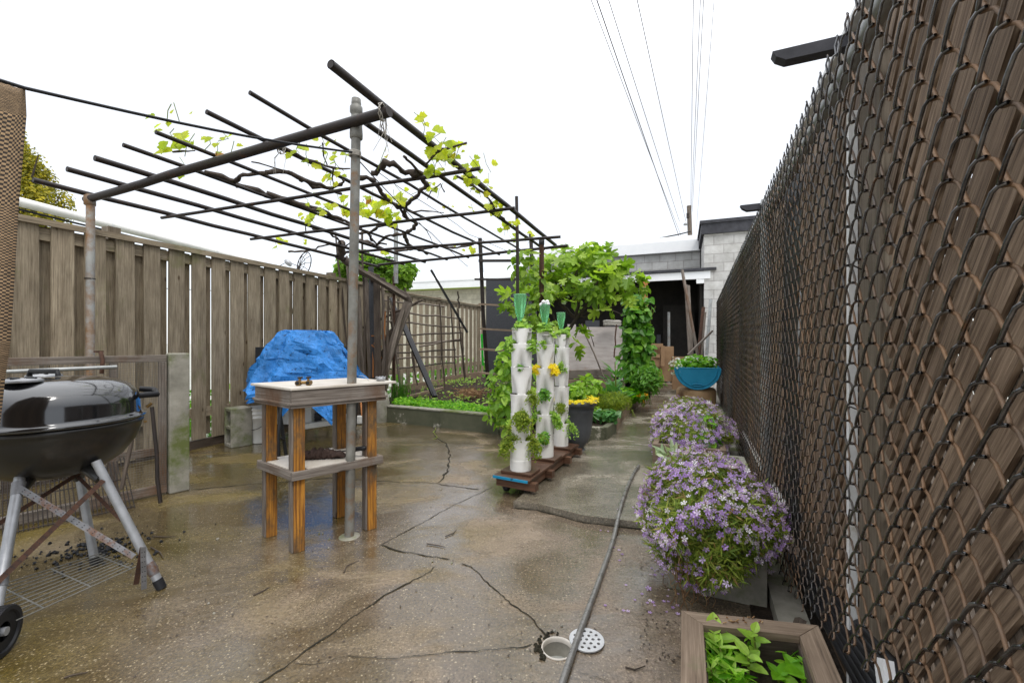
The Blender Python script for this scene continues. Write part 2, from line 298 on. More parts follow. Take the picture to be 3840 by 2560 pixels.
m_rope = M('rope', (.25, .23, .2), (.5, .47, .42), 60, 'pos', rough=.9, island=0)
m_glove = M('brown_cloth', (.028, .017, .013), (.075, .048, .04), 35, 'pos', rough=.95, bump=.8, bd=.004, island=0)
m_tarp = M('blue_tarp', (.006, .09, .26), (.05, .27, .72), 5, 'pos', (1, 1, .8), rough=.3, bump=.8, bd=.03, spots=(.003, .03, .09), sscale=30, sthr=(.59, .63), island=0)
m_hose = M('grey_hose', (.11, .105, .095), (.2, .19, .175), 20, 'pos', rough=.28, bump=.05, bd=.001, island=0, coat=.3)
m_blk = blockmat('white_blockwork', (.58, .57, .55), (.38, .36, .35))
m_blkd = blockmat('grey_blockwork', (.46, .46, .45), (.28, .27, .26))
m_blkc = blockmat('cream_blockwork', (.6, .56, .44), (.45, .41, .32))
m_roofd = M('dark_roofing', (.03, .03, .035), (.07, .07, .08), 8, 'pos', rough=.7, island=0)
m_inner = M('shaded_interior', (.018, .017, .015), (.045, .04, .035), 3, 'pos', rough=.9, island=0)  # near-black colour stands in for the shade inside the shed
m_ply = M('weathered_plywood', (.32, .28, .26), (.48, .44, .42), 4, 'pos', (1, 1, 5), rough=.8, spots=(.25, .13, .07), sscale=2, sthr=(.62, .72), island=.1)
m_card = M('brown_cardboard', (.26, .16, .09), (.36, .23, .13), 6, 'pos', rough=.85, island=.1)
m_slate = M('speckled_grey_panel', (.035, .037, .042), (.075, .077, .085), 70, 'pos', rough=.7, bump=.2, island=0)
m_ptc = M('fresh_orange_post', (.36, .14, .045), (.48, .2, .07), 4, 'uv', (1, 20, 1), rough=.6, island=0)
lf_phlox = leafmat('phlox_leaves', [(0, (.08, .14, .02)), (.35, (.17, .25, .03)), (.7, (.3, .37, .05)), (.88, (.36, .4, .08)), (1, (.34, .2, .08))], .6, .3, False)
lf_fig = leafmat('fig_leaves', [(0, (.12, .22, .02)), (.5, (.22, .36, .035)), (1, (.34, .46, .06))], .4, .42)
lf_grape = leafmat('grape_leaves', [(0, (.34, .44, .02)), (.6, (.55, .6, .03)), (.93, (.62, .62, .05)), (1, (.4, .14, .03))], .45, .6)
lf_bean = leafmat('bean_leaves', [(0, (.11, .24, .025)), (.5, (.24, .42, .04)), (1, (.38, .56, .08))], .4, .4)
lf_mint = leafmat('mint_leaves', [(0, (.05, .17, .015)), (.6, (.11, .30, .025)), (1, (.21, .42, .04))], .4, .35)
lf_lime = leafmat('lime_groundcover', [(0, (.07, .24, .008)), (.6, (.17, .42, .015)), (1, (.32, .55, .04))], .5, .4, False)
lf_kale = leafmat('kale_leaves', [(0, (.07, .2, .06)), (.6, (.11, .29, .08)), (1, (.28, .42, .25))], .5, .3)
lf_dill = leafmat('feathery_leaves', [(0, (.11, .18, .01)), (.6, (.2, .28, .015)), (1, (.3, .34, .03))], .6, .4, False)
lf_yg = leafmat('yellow_green_leaves', [(0, (.10, .11, .012)), (.5, (.28, .25, .018)), (1, (.5, .41, .03))], .6, .3, False)
lf_tree = leafmat('tree_leaves', [(0, (.06, .13, .01)), (.5, (.12, .23, .02)), (1, (.2, .34, .03))], .6, .4, False)
fl_lilac = leafmat('lilac_petals', [(0, (.40, .23, .62)), (.5, (.60, .41, .81)), (.82, (.76, .61, .9)), (1, (.92, .87, .95))], .6, .35, False)
fl_yellow = leafmat('yellow_petals', [(0, (.75, .55, .01)), (1, (.85, .75, .03))], .6, .3, False)
fl_white = leafmat('white_petals', [(0, (.7, .68, .75)), (1, (.85, .85, .85))], .6, .3, False)
fl_orange = leafmat('orange_petals', [(0, (.8, .3, .01)), (1, (.85, .5, .03))], .6, .3, False)
lf_straw = leafmat('dry_straw', [(0, (.16, .07, .03)), (.5, (.3, .17, .08)), (1, (.45, .3, .16))], .8, .2, False)
lf_silver = leafmat('silvery_leaves', [(0, (.25, .34, .18)), (1, (.55, .62, .42))], .6, .3, False)
def cordmat():
    m, nt, b = newmat('green_glass'); b.inputs['Base Color'].default_value = (.28, .7, .36, 1); b.inputs['Roughness'].default_value = .18
    b.inputs['Transmission Weight'].default_value = .75; b.inputs['IOR'].default_value = 1.3
    bp = node(nt, 'ShaderNodeBump', Strength=.5, Distance=.004); nt.links.new(noise_(nt, coords(nt, 'pos', (1, 1, 1)), 60, 4), bp.inputs['Height']); nt.links.new(bp.outputs[0], b.inputs['Normal']); return m
m_glass = cordmat()
def weave():
    m, nt, b = newmat('woven_fabric'); v = coords(nt, 'uv', (170, 170, 1))
    ch = node(nt, 'ShaderNodeTexChecker', Scale=1.0); nt.links.new(v, ch.inputs[0]); ch.inputs['Color1'].default_value = (.36, .24, .13, 1); ch.inputs['Color2'].default_value = (.03, .02, .014, 1)
    f = noise_(nt, v, .35, 4); c = mixc(nt, 1.0, ch.outputs[0], ramp(nt, f, [(.3, (.6,)*3), (.7, (1.2,)*3)]), 'MULTIPLY'); nt.links.new(c, b.inputs['Base Color']); b.inputs['Roughness'].default_value = .8
    bp = node(nt, 'ShaderNodeBump', Strength=.8, Distance=.004); nt.links.new(ch.outputs[1], bp.inputs['Height']); nt.links.new(bp.outputs[0], b.inputs['Normal']); return m
m_weave = weave()
# leaf shapes (x across, y along, z lift)
def halves(h, lift=.12):
    mid = [(0, 0, 0), (0, h[-1][1], 0)]
    L = [(-x, y, lift*x) for x, y in h[1:-1]]; Rr = [(x, y, lift*x) for x, y in h[1:-1]]; k = len(L)
    vs = mid+L+Rr; return vs, [tuple([0, 1]+[2+i for i in range(k-1, -1, -1)]), tuple([1, 0]+[2+k+i for i in range(k)])]
T_OV = halves([(0, 0), (.2, .08), (.32, .3), (.28, .58), (.13, .85), (0, 1)], .35)
T_HEART = halves([(0, 0), (.18, -.08), (.38, .05), (.42, .3), (.3, .6), (.12, .88), (0, 1.0)], .3)
T_LONG = halves([(0, 0), (.09, .2), (.13, .5), (.08, .8), (0, 1)], .35)
T_FIG = halves([(0, 0), (.22, -.07), (.44, .06), (.56, .24), (.36, .28), (.2, .34), (.4, .5), (.52, .7), (.42, .78), (.26, .68), (.13, .58), (.2, .78), (.13, .98), (0, 1.05)], .25)
T_GRAPE = halves([(0, .1), (.2, 0), (.42, .1), (.5, .3), (.38, .38), (.5, .58), (.3, .66), (.18, .82), (.1, .9), (0, 1.02)], .3)
T_BLADE = ([(0, 0, 0), (.07, .4, 0), (0, 1, 0), (-.07, .4, 0)], [(0, 1, 2, 3)])
T_SM = ([(0, 0, 0), (.28, .5, .06), (0, 1, 0), (-.28, .5, .06)], [(0, 1, 2, 3)])
def _fl():
    vs = [(0, 0, -.25)]; fs = []
    for k in range(5):
        a = 2*math.pi*k/5; b = len(vs)
        for da, r_ in ((-.42, .72), (-.2, 1), (.2, 1), (.42, .72)): vs.append((r_*math.cos(a+da)*.5, r_*math.sin(a+da)*.5, .02))
        fs.append((0, b, b+1, b+2, b+3))
    return vs, fs
T_FL = _fl()
def ell(n, c, r, e=(1, 0), inner=.0, up=None, cut=None):
    """n points in an ellipsoid; e = horizontal unit direction of its first axis"""
    d = np.random.normal(size=(n, 3)); d /= np.linalg.norm(d, axis=1)[:, None]
    k = (inner+(1-inner)*np.random.rand(n, 1))**(1/3.) if inner < 1 else np.ones((n, 1)); q = d*k
    bump = np.array([.86+.28*noise.noise(Vector(x)*2.2+Vector(c)*3) for x in d])[:, None]; q = q*bump
    ex, ey = e; X = q[:, 0]*r[0]; Y = q[:, 1]*r[1]; Z = q[:, 2]*r[2]
    pos = np.stack([c[0]+X*ex-Y*ey, c[1]+X*ey+Y*ex, c[2]+Z], 1); nr = np.stack([d[:, 0]/r[0]*ex-d[:, 1]/r[1]*ey, d[:, 0]/r[0]*ey+d[:, 1]/r[1]*ex, d[:, 2]/r[2]], 1)
    nr /= np.linalg.norm(nr, axis=1)[:, None]
    if cut is not None:
        k = pos[:, 2] > cut; pos = pos[k]; nr = nr[k]
    return pos, nr
def jit(nr, up=.5, j=.6):
    n = nr+np.random.normal(size=nr.shape)*j; n[:, 2] += up; return n
def sz(n, a, b): return np.random.uniform(a, b, n)
# =============== SETTING: ground, patio, path, beds ===============
def poly_sheet(name, outer, holes, z, mat, **tags):
    bm = bmesh.new(); edges = []
    for loop in [outer]+holes:
        vs = [bm.verts.new((p[0], p[1], z)) for p in loop]
        for i in range(len(vs)): edges.append(bm.edges.new((vs[i], vs[(i+1) % len(vs)])))
    bmesh.ops.triangle_fill(bm, use_beauty=True, use_dissolve=False, edges=edges)
    bmesh.ops.recalc_face_normals(bm, faces=bm.faces[:])
    if bm.faces and sum(f.normal.z for f in bm.faces) < 0: bmesh.ops.reverse_faces(bm, faces=bm.faces[:])
    me = bpy.data.meshes.new(name); bm.to_mesh(me); bm.free(); me.materials.append(mat)
    o = bpy.data.objects.new(name, me); COL.objects.link(o)
    for k, v in tags.items(): o[k] = v
    return o
g = MB(); g.sheet([Vector((x, y, -.06)) for x in np.linspace(-150, 150, 5) for y in np.linspace(-60, 300, 5)], 5, 5, smooth=False)
g.build('ground', m_grass, kind='structure')
HC = G(2091, 2430); HR = .052
circ = [(HC.x+HR*math.cos(a), HC.y+HR*math.sin(a)) for a in np.linspace(0, 2*math.pi, 33)[:-1]]
poly_sheet('patio', [(-5.8, -3), (1.2, -3), (1.2, .5), (6.2, 12), (-.4, 12)], [circ], 0, m_patio, kind='structure')
# raised path slab along the fence (step crack at its near end)
pa = G(1925, 1903); pb = Vector((2.35, 8.0, 0)); a2 = G(2400, 1982)
def fx(Y, off=.348): return off+.438*Y
path = [(pa.x, pa.y), (pa.x+.15, pa.y-.035), (.42, 2.48), (a2.x, a2.y), (.95, 2.33), (fx(2.33)-.02, 2.33), (fx(9.6)-.02, 9.6), (3.2, 9.6), (2.62, 8.0), (1.62, 6.0), (1.2, 4.9), (.868, 4.48)]
g = MB(); g.prism(path, -.03, .04); g.build('path', m_path, kind='structure')
# cracks
def crack(pts, w0_, name='crack', mat=None, z=.0025, jitter=.012):
    g = MB(); P2 = []; w0 = w0_*.8
    for a, b in zip(pts[:-1], pts[1:]):
        n = max(2, int((b-a).length/.018))
        for i in range(n): P2.append(a.lerp(b, i/n))
    P2.append(pts[-1]); L = []; Rr = []
    for i, p in enumerate(P2):
        t = (P2[min(i+1, len(P2)-1)]-P2[max(i-1, 0)]); t.z = 0; t.normalize(); s = Vector((t.y, -t.x, 0))
        q = p+s*(noise.noise(p*9)*jitter*1.6+rnd(-1, 1)*jitter*.25); ww = w0*(.45+1.7*max(0, noise.noise(p*9+Vector((3, 1, 0)))+.1)+rnd(0, .4)); q = q+s*noise.noise(p*40)*.004
        if i in (0, len(P2)-1): ww *= .1
        L.append(q-s*ww); Rr.append(q+s*ww)
    vs = [Vector((v.x, v.y, z)) for pr in zip(L, Rr) for v in pr]; fs = [(2*i, 2*i+1, 2*i+3, 2*i+2) for i in range(len(P2)-1)]
    g.add(vs, fs); return g.build(name, mat or m_crack, kind='structure')
def gl(*uv): return [G(u, v) for u, v in uv]
crack(gl((715, 1838), (830, 1826), (960, 1812), (1080, 1806), (1240, 1793), (1380, 1800), (1500, 1808), (1640, 1811), (1700, 1823), (1800, 1835)), .0055)
crack(gl((1630, 1595), (1632, 1640), (1672, 1662), (1684, 1690), (1686, 1712), (1675, 1770), (1645, 1811)), .007)
crack(gl((1424, 2046), (1560, 1972), (1700, 1895), (1850, 1824)), .0032, jitter=.003)
crack(gl((1424, 2046), (1520, 2072), (1620, 2090), (1690, 2096)), .005)
crack(gl((1628, 2120), (1560, 2170), (1440, 2235), (1340, 2300), (1240, 2380), (1140, 2440), (1060, 2500), (975, 2560), (880, 2640)), .0038)
crack(gl((1735, 2110), (1800, 2150), (1830, 2195), (1870, 2220), (1910, 2252), (1960, 2290), (1990, 2318), (2030, 2365), (2060, 2385)), .0042)
crack(gl((1080, 2495), (1180, 2492), (1300, 2470), (1400, 2465), (1600, 2452), (1720, 2442), (1850, 2440), (1920, 2430), (2000, 2410)), .0018)
crack(gl((2150, 2520), (2260, 2545), (2330, 2590)), .0015)
ck = [Vector((p[0], p[1]-.006, 0)) for p in path[:6]]
crack(ck, .006, jitter=.004)
for pts in (gl((1660, 1590), (1640, 1600), (1625, 1618), (1640, 1640), (1625, 1648)),):
    crack(pts, .005, 'moss_in_crack', m_moss, .004, .01)
# old patch of mortar round the drain hole and small stones / bits scattered on the slabs
g = MB()
for i in range(26):
    u, v = random.choice([(1790, 1830), (1640, 2090), (2050, 2380), (850, 2060), (1200, 2030), (800, 2270), (600, 2150), (1700, 1820), (2180, 1900)]); p = G(u+rnd(-60, 60), v+rnd(-40, 40)); s = rnd(.003, .008)
    g.tube([p+Vector((0, 0, .001)), p+Vector((rnd(-s, s), rnd(-s, s), s))], [s, s*.5], 5)
g.build('loose_stones', m_conc, kind='stuff')['label'] = 'tiny loose stones and chips on the wet slab'
g = MB()
for i in range(300):
    a = rnd(0, 6.3); r_ = abs(random.gauss(0, .11)); p = G(360, 2068)+Vector((r_*math.cos(a)*1.5, r_*math.sin(a), .002)); s = rnd(.003, .010)
    g.tube([p, p+Vector((rnd(-s, s), rnd(-s, s), s))], [s, s*.5], 5, smooth=False)
o = g.build('charcoal_crumbs', m_black, kind='stuff'); o['label'] = 'black charcoal crumbs spilled under the kettle grill'; o['category'] = 'charcoal'
# debris along the right fence foot: soil strip
def strip_pts(o0, o1, y0, y1, n=40, z=.006):
    L = []
    for i in range(n):
        y = y0+(y1-y0)*i/(n-1); L += [(fx(y, o0)+noise.noise(Vector((y*5, 1, 0)))*.03, y, z), (fx(y, o1), y, z+.01)]
    return [Vector(x) for x in L], n
g = MB(); vs, n = strip_pts(.20, .60, .3, 8.5); g.add(vs, [(2*i, 2*i+1, 2*i+3, 2*i+2) for i in range(n-1)])
g.build('soil_strip', m_soil, kind='structure')
g = MB()
for y0, y1 in ((1.28, 2.3), (2.31, 3.6), (3.61, 5.2), (5.21, 8.2)):
    g.bar((fx(y0, .335), y0, .03), (fx(y1, .335), y1, .03), .10, .07)
tag(g.build('concrete_kerb', m_conc), 'low weathered concrete kerb under the chain-link fence', 'kerb')
# raised bed
W = [Vector((-1.72, 5.60, 0)), G(1449, 1582), G(1650, 1603), G(1870, 1628), Vector((.02, 5.35, 0))]
bed = thing('raised_bed_wall', (W[1].x, W[1].y, 0), 'mossy low concrete wall holding the soil bed behind the patio', 'bed wall')
g = MB()
for i in range(3):
    a, b = W[i], W[i+1]; t = (b-a).normalized(); s = Vector((-t.y, t.x, 0))*.055
    g.bar(a+s+Vector((0, 0, .1)), b+s+Vector((0, 0, .1))-t*.004, .11, .2)
a, b = W[3], W[4]; t = (b-a).normalized(); g.bar(a+t*.08+Vector((-.05, .05, .097)), b+Vector((0, 0, .097)), .11, .19); g.build('wall', m_wallc, bed)
g = MB()
for i in range(3):
    a, b = W[i], W[i+1]; t = (b-a).normalized(); s = Vector((-t.y, t.x, 0))*.055
    g.bar(a+s+Vector((0, 0, .206)), b+s+Vector((0, 0, .206))-t*.004, .125, .014)
g.build('coping', m_conc, bed)
soil = poly_sheet('soil_bed', [(-1.9, 5.75), (-1.6, 5.68), (-.18, 4.95), (.12, 5.1), (.45, 4.85), (1.0, 4.45), (1.17, 4.95), (1.57, 6.05), (3.1, 9.2), (2.2, 10.2), (-.55, 11.0), (-1.4, 9.2), (-2.0, 7.2)], [], .15, m_soil, kind='structure')
bm = bmesh.new(); bm.from_mesh(soil.data)
for _ in range(5):
    bmesh.ops.subdivide_edges(bm, edges=[e for e in bm.edges if e.calc_length() > .12], cuts=1)
    bmesh.ops.triangulate(bm, faces=bm.faces[:])
for v in bm.verts: v.co.z = .15+.05*noise.noise(v.co*2.3)+.03*noise.noise(v.co*11)
bm.to_mesh(soil.data); bm.free()
sw = MB(); pts = [Vector((.30, 4.92, 0)), Vector((.62, 4.62, 0)), Vector((.78, 4.42, 0)), Vector((.95, 4.40, 0)), Vector((1.13, 4.75, 0))]
for a, b in zip(pts[:-1], pts[1:]): sw.bar(a+Vector((0, 0, .085)), b+Vector((0, 0, .085)), .07, .17)
tag(sw.build('curved_bed_edge', m_wallc, bevel=.01), 'dark curved concrete bed edge between grey pot and path', 'bed edge')
eg = [G(2308, 1623), G(2345, 1563), Vector((2.35, 7.6, 0)), Vector((3.12, 9.2, 0))]
for i, lab in enumerate(('short mossy timber board edging the near corner of the garden bed', 'long timber board edging the bed where the path bends', 'farthest timber board edging the bed near the shed step')):
    a, b = eg[i], eg[i+1]; g = MB(); g.bar(a+Vector((0, 0, .085)), b+Vector((0, 0, .085)), .045, .17); tag(g.build('edging_board', m_planter, bevel=.004), lab, 'edging board', 'boards edging the garden bed')
# step at the shed
g = MB(); c = Vector((3.45, 9.45, .05)); g.box(c, (1.3, .28, .14), -.37); tag(g.build('wooden_step', m_planter), 'worn timber step at the end of the path before the shed', 'step')
# =============== RIGHT: chain-link fence ===============
e = Vector((.438, 1, 0)).normalized(); nrm = Vector((e.y, -e.x, 0))
def fp(Y, off, z): return Vector((.348+.438*Y, Y, z))+nrm*off
clf = thing('chain_link_fence', fp(1.0, 0, 0), 'tall rusty chain-link fence running along the right side of the yard', 'chain-link fence')
g = MB(); gr = MB(); wd = .0405*e.y; ph = .0455; y = .30; i = 0
while y < 8.35:
    near = y < 1.9; mid = y < 3.6; ns = 6 if near else (4 if mid else 3)
    zb = .03 if y > 1.75 else .03+(1.75-y)/.85*.30
    k0 = int(math.ceil(zb/ph)); k1 = int(1.80/ph); par = i % 2; r_ = .0027 if y < 1.2 else .0022
    for k in range(k0, k1):
        right = (k+par) % 2          # at level k the wire is at its right hook
        xa, xb = (wd, 0) if right else (0, wd)
        d = -.0055 if right else .0055
        f2_ = lambda tx, tz, o_: fp(y+xa+(xb-xa)*tx, o_, (k+tz)*ph)
        f = lambda t, o_: fp(y+xa+(xb-xa)*t, o_, (k+t)*ph)
        # in this frame Y decreases towards the camera: 'right' hook is the nearer one after mapping
        pts = [f2_(-.12, 0, 0), f2_(.02, .02, d*.9), f2_(.2, .13, d*1.3), f2_(.5, .5, d*1.45), f2_(.8, .87, d*1.3), f2_(.98, .98, d*.9), f2_(1.12, 1, 0)] if near else ([f(-.02, 0), f(.12, d), f(.88, d), f(1.02, 0)] if mid else [f(0, 0), f(.5, d*1.3), f(1, 0)])
        (gr if d > 0 else g).tube(pts, r_ if near else r_*1.05, ns, cap=False)
    if True:   # twisted barb on top
        Z = k1*ph; b_ = fp(y+(wd if (k1+par) % 2 else 0), 0, Z); t1 = b_+Vector((rnd(-.003, .003), 0, .052))
        if (k1+par) % 2:
            g.tube([b_-Vector((0, 0, .004)), b_.lerp(t1, .5)+nrm*.004, t1+e*.004], .0024, 4); g.tube([b_+e*.003, b_.lerp(t1, .45)-nrm*.004, t1-e*.005-Vector((0, 0, .008))], .0024, 4)
    y += wd; i += 1
g.build('wire_mesh', m_wire, clf); gr.build('rusty_wire_mesh', m_wirer, clf)
g = MB(); g.tube([fp(.3, .03, 1.745), fp(4.2, .03, 1.745), fp(8.3, .03, 1.745)], .021, 14); g.build('top_rail', m_galv, clf)
for Y in (2.42, 5.2, 8.25):
    g = MB(); g.tube([fp(Y, .032, 0), fp(Y, .032, 1.82)], .03, 14); g.lathe([(.033, 1.82), (.03, 1.85), (.0, 1.862)], fp(Y, .032, 0), 14); g.build('post', m_galv, clf)
g = MB()
for z in (1.46, 1.24, .62, .47, .88): g.tube([fp(1.03, .01, z), fp(1.09, .03, z+.006), fp(1.12, .07, z-.01)], .0018, 5)
g.build('tie_wire', m_steel, clf)
# lattice privacy fence behind it
lf = thing('lattice_fence', fp(1.1, .12, 0), 'brown wooden lattice fence standing right behind the chain-link', 'lattice fence')
def lattice(Y0, Y1, z0, z1, off, sgn, w=.0535, pitch=.0715, t=.008, mb=None, K=1.38):
    L = (Y1-Y0)/e.y; hgt = (z1-z0)/K; st = pitch*math.sqrt(1+K*K)/K; s = -hgt+rnd(0, st)
    while s < L+.001:
        # rising line from (s,0) to (s+hgt,hgt); sgn flips it
        a0 = max(0, -s); a1 = min(hgt, L-s)
        if a1-a0 > .03:
            q0, q1 = (s+a0, a0), (s+a1, a1)
            if sgn < 0: q0, q1 = (L-q0[0], q0[1]), (L-q1[0], q1[1])
            mb.bar(fp(Y0, off, z0+q0[1]*K)+e*q0[0], fp(Y0, off, z0+q1[1]*K)+e*q1[0], w*rnd(.94, 1.04), t, nrm)
        s += st*rnd(.985, 1.015)
for k, (Y0, Y1) in enumerate(((.25, 1.075), (1.24, 1.95), (2.34, 4.3), (4.4, 6.3), (6.4, 8.3))):
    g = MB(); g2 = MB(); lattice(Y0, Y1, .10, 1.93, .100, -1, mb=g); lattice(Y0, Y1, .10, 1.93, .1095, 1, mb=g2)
    g.build('front_slats', m_lattice, lf); g2.build('back_slats', m_latshade, lf)
    g = MB(); g.bar(fp(Y0, .108, .07), fp(Y1, .108, .07), .03, .09, (0, 0, 1)); g.build('lower_rail', m_lattice, lf)
for Y in (1.158, 4.35, 6.35):
    g = MB(); g.bar(fp(Y, .135, 0), fp(Y, .135, 1.93), .09, .15 if Y < 2 else .095, e); g.build('post', m_post, lf, bevel=.004)
g = MB(); g.bar(fp(1.245, .08, .05), fp(1.245, .08, 1.70), .02, .022, e); g.build('white_trim', m_white, lf)
g = MB(); g.bar(fp(.25, .13, 1.985), fp(8.3, .13, 1.985), .09, .03); g.build('top_cap', m_white, lf)
g = MB(); g.bar(fp(.25, .14, 1.945), fp(8.3, .14, 1.945), .04, .05); g.build('top_rail', m_dark, lf)
# black sheet between two lattice panels
tag((lambda g: (g.sheet([fp(1.96+.37*i/9, .10+.012*math.sin(i*2.1+j), .1+1.75*j/9) for i in range(10) for j in range(10)], 10, 10), g.bar(fp(2.15, .14, .1), fp(2.15, .14, 1.8), .05, .05, e), g.build('black_tarpaulin', m_black))[2])(MB()), 'black plastic sheet filling the gap between two lattice panels', 'plastic sheet')
for Y, lab in ((1.26, 'dark overhanging rafter end sticking out above the fence, the nearer one'), (2.44, 'dark rafter end poking over the fence beside the far parapet')):
    g = MB(); zt = 1.925 if Y < 2 else 1.835; tip = -.115 if Y < 2 else -.10; pr = [(tip, zt), (tip+.01, zt-.018), (tip+.035, zt-.034), (1.6, zt-.036), (1.6, zt+.0)]
    vs = [fp(Y, p_[0], p_[1])-e*.02 for p_ in pr]+[fp(Y, p_[0], p_[1])+e*.02 for p_ in pr]; n = 5
    g.add(vs, [tuple(range(n)), tuple(range(2*n-1, n-1, -1))]+[(i, i+n, (i+1) % n+n, (i+1) % n) for i in range(n)])
    tag(g.build('rafter_end', m_roofd), lab, 'rafter', 'rafter ends over the right fence')
for Y0, Y1, z, lab in ((2.1, 4.0, .25, 'white tube standing in for light under the lattice past the flowers'),):
    g = MB(); g.tube([fp(Y0, .06, z), fp(Y1, .06, z-.05)], .02, 12); tag(g.build('light_gap_tube', m_pvc), lab, 'pipe')  # added tube, stands in for light coming through under the lattice
g = MB(); g.bar(fp(.80, .045, -.0), fp(.98, .06, .34), .06, .02, nrm); tag(g.build('white_board', m_whitep), 'white board standing behind the bottom of the chain-link, bottom right', 'board')
g = MB()
for k in range(7):
    o_ = .05+.006*k; g.tube([fp(.4, o_, .12+.012*k), fp(1.0, o_, .2+.02*k), fp(1.5, o_+.01, .12+.012*k), fp(2.0, o_, .06)], .012, 6)
tag(g.build('black_pipe_bundle', m_black), 'bundle of thin black plastic pipes lying behind the foot of the mesh', 'pipes')
g = MB(); g.bar(fp(1.27, -.10, 0), fp(1.36, -.02, .16), .09, .02, nrm); tag(g.build('broken_board', m_dark), 'dark broken board leaning at the fence foot behind the near planter', 'board')
# =============== LEFT fence ===============
def lfp(Y, off, z):  # left fence line, off>0 towards the yard
    return Vector((-4.591+.357*Y, Y, z))+Vector((.9417, -.3362, 0))*off
le = Vector((.357, 1, 0)).normalized()
f1 = thing('board_fence', lfp(4.5, 0, 0), 'long grey board-on-board fence closing the left side of the patio', 'wooden fence')
gb = MB(); gk = MB(); Yp = 2.3; k = 0
while Yp < 6.95:
    w_ = .136+rnd(-.008, .008); c = lfp(Yp, .02, 0); zb = .09 if Yp > 4.1 else .03
    zt = 1.921+rnd(-.003, .0); gb.bar(c+Vector((rnd(-.004, .004), rnd(-.006, .006), zb+rnd(-.015, .015))), c+Vector((0, rnd(-.006, .006), zt)), w_, .019, Vector((.9417, -.3362, 0)))
    if True:
        cc_ = lfp(Yp+.0945, 0, 0); tn = abs((cc_.x*.336*-1*-1+cc_.y*.94-.0)/1.0); dn = abs(cc_.x*.9417-cc_.y*.3362); shf = .06*abs(cc_.x*.3362+cc_.y*.9417)/dn; c = lfp(Yp+.0945, -.04, 0); gk.bar(c+Vector((0, 0, zb+.03)), c+Vector((0, 0, 1.90)), .16 if Yp < 3.7 else 2*(shf+rnd(.009, .019)), .019, Vector((.9417, -.3362, 0)))
    Yp += .189; k += 1
gb.build('front_boards', m_fence, f1); gk.build('back_boards', m_fence, f1)
g = MB(); g.bar(lfp(2.2, -.012, 1.84), lfp(7.0, -.012, 1.84), .04, .09); g.bar(lfp(2.2, -.012, .35), lfp(7.0, -.012, .35), .04, .09); g.build('rail', m_fence, f1)
g = MB(); g.bar(lfp(2.2, -.01, 1.935), lfp(7.0, -.01, 1.935), .11, .025); g.bar(lfp(2.2, .045, 1.915), lfp(7.0, .045, 1.915), .02, .03); g.build('cap', m_fence, f1)
g = MB(); g.bar(lfp(2.2, .0, .04), lfp(7.0, .0, .04), .045, .09); g.build('kick_board', m_dark, f1)
for Y in (3.6, 6.0): g = MB(); g.bar(lfp(Y, -.12, 0), lfp(Y, -.12, 2.02), .09, .09, le); g.build('post', m_post, f1)
def lf2(Y, off, z): return Vector((-5.28+.41*Y, Y, z))+Vector((.925, -.379, 0))*off
f2 = thing('picket_fence', lf2(9, 0, 0), 'farther grey board fence with white gaps behind the twig trellis', 'wooden fence')
g = MB(); Yp = 7.3
while Yp < 11.1:
    c = lf2(Yp, 0, 0); g.bar(c+Vector((0, 0, .22)), c+Vector((0, 0, 1.9)), .112+rnd(-.01, .01), .014, Vector((.925, -.379, 0))); Yp += .195
g.build('boards', m_fence, f2)
g = MB(); g.bar(lf2(7.2, -.03, 1.88), lf2(11.1, -.03, 1.88), .04, .09); g.bar(lf2(7.2, .0, 1.95), lf2(11.1, .0, 1.95), .10, .025); g.bar(lf2(7.2, -.03, .5), lf2(11.1, -.03, .5), .04, .09); g.build('rail', m_fence, f2)
g = MB(); g.bar(lf2(7.6, .03, .16), lf2(9.2, .03, .16), .04, .17); g.bar(lf2(9.22, .035, .19), lf2(10.9, .035, .19), .04, .2); g.build('kick_board', m_planter, f2)
for Y in (7.5, 9.2, 10.95): g = MB(); g.bar(lf2(Y, -.08, 0), lf2(Y, -.08, 2.0), .09, .09); g.build('post', m_post, f2)
# greenery behind the fences
g = MB(); 
for i in range(60):
    Y = rnd(4, 13); x = -4.591+.357*Y-rnd(.6, 1.8) if Y < 7.2 else -5.28+.41*Y-rnd(.5, 1.5)
    p, n = ell(36, (x, Y, rnd(.1, .4)), (.5, .5, .35)); g.scatter(T_OV, p, jit(n), sz(36, .07, .14))
o = g.build('weeds', lf_mint, kind='stuff'); o['label'] = 'green weeds glimpsed through the fence gaps'; o['category'] = 'weeds'
# white pipe along the top of the left fence
a = P(-40, 728, 4.0); b = P(985, 990, 7.2)
wp = thing('roof_edge_pipe', a, 'long thick pale grey pipe running above and behind the left fence', 'pipe'); g = MB(); g.tube([a, a.lerp(b, .5), b], .047, 18); g.build('pipe', m_pvc, wp)
g = MB(); 
for t in (.3, .72, .98): g = MB(); c = a.lerp(b, t); g.tube([c, c+(b-a).normalized()*.03], .052, 18); g.build('collar', m_white, wp)
g = MB(); g.tube([a-Vector((0, 0, .075)), b-Vector((0, 0, .075))], .012, 6); g.build('cable', m_black, wp)
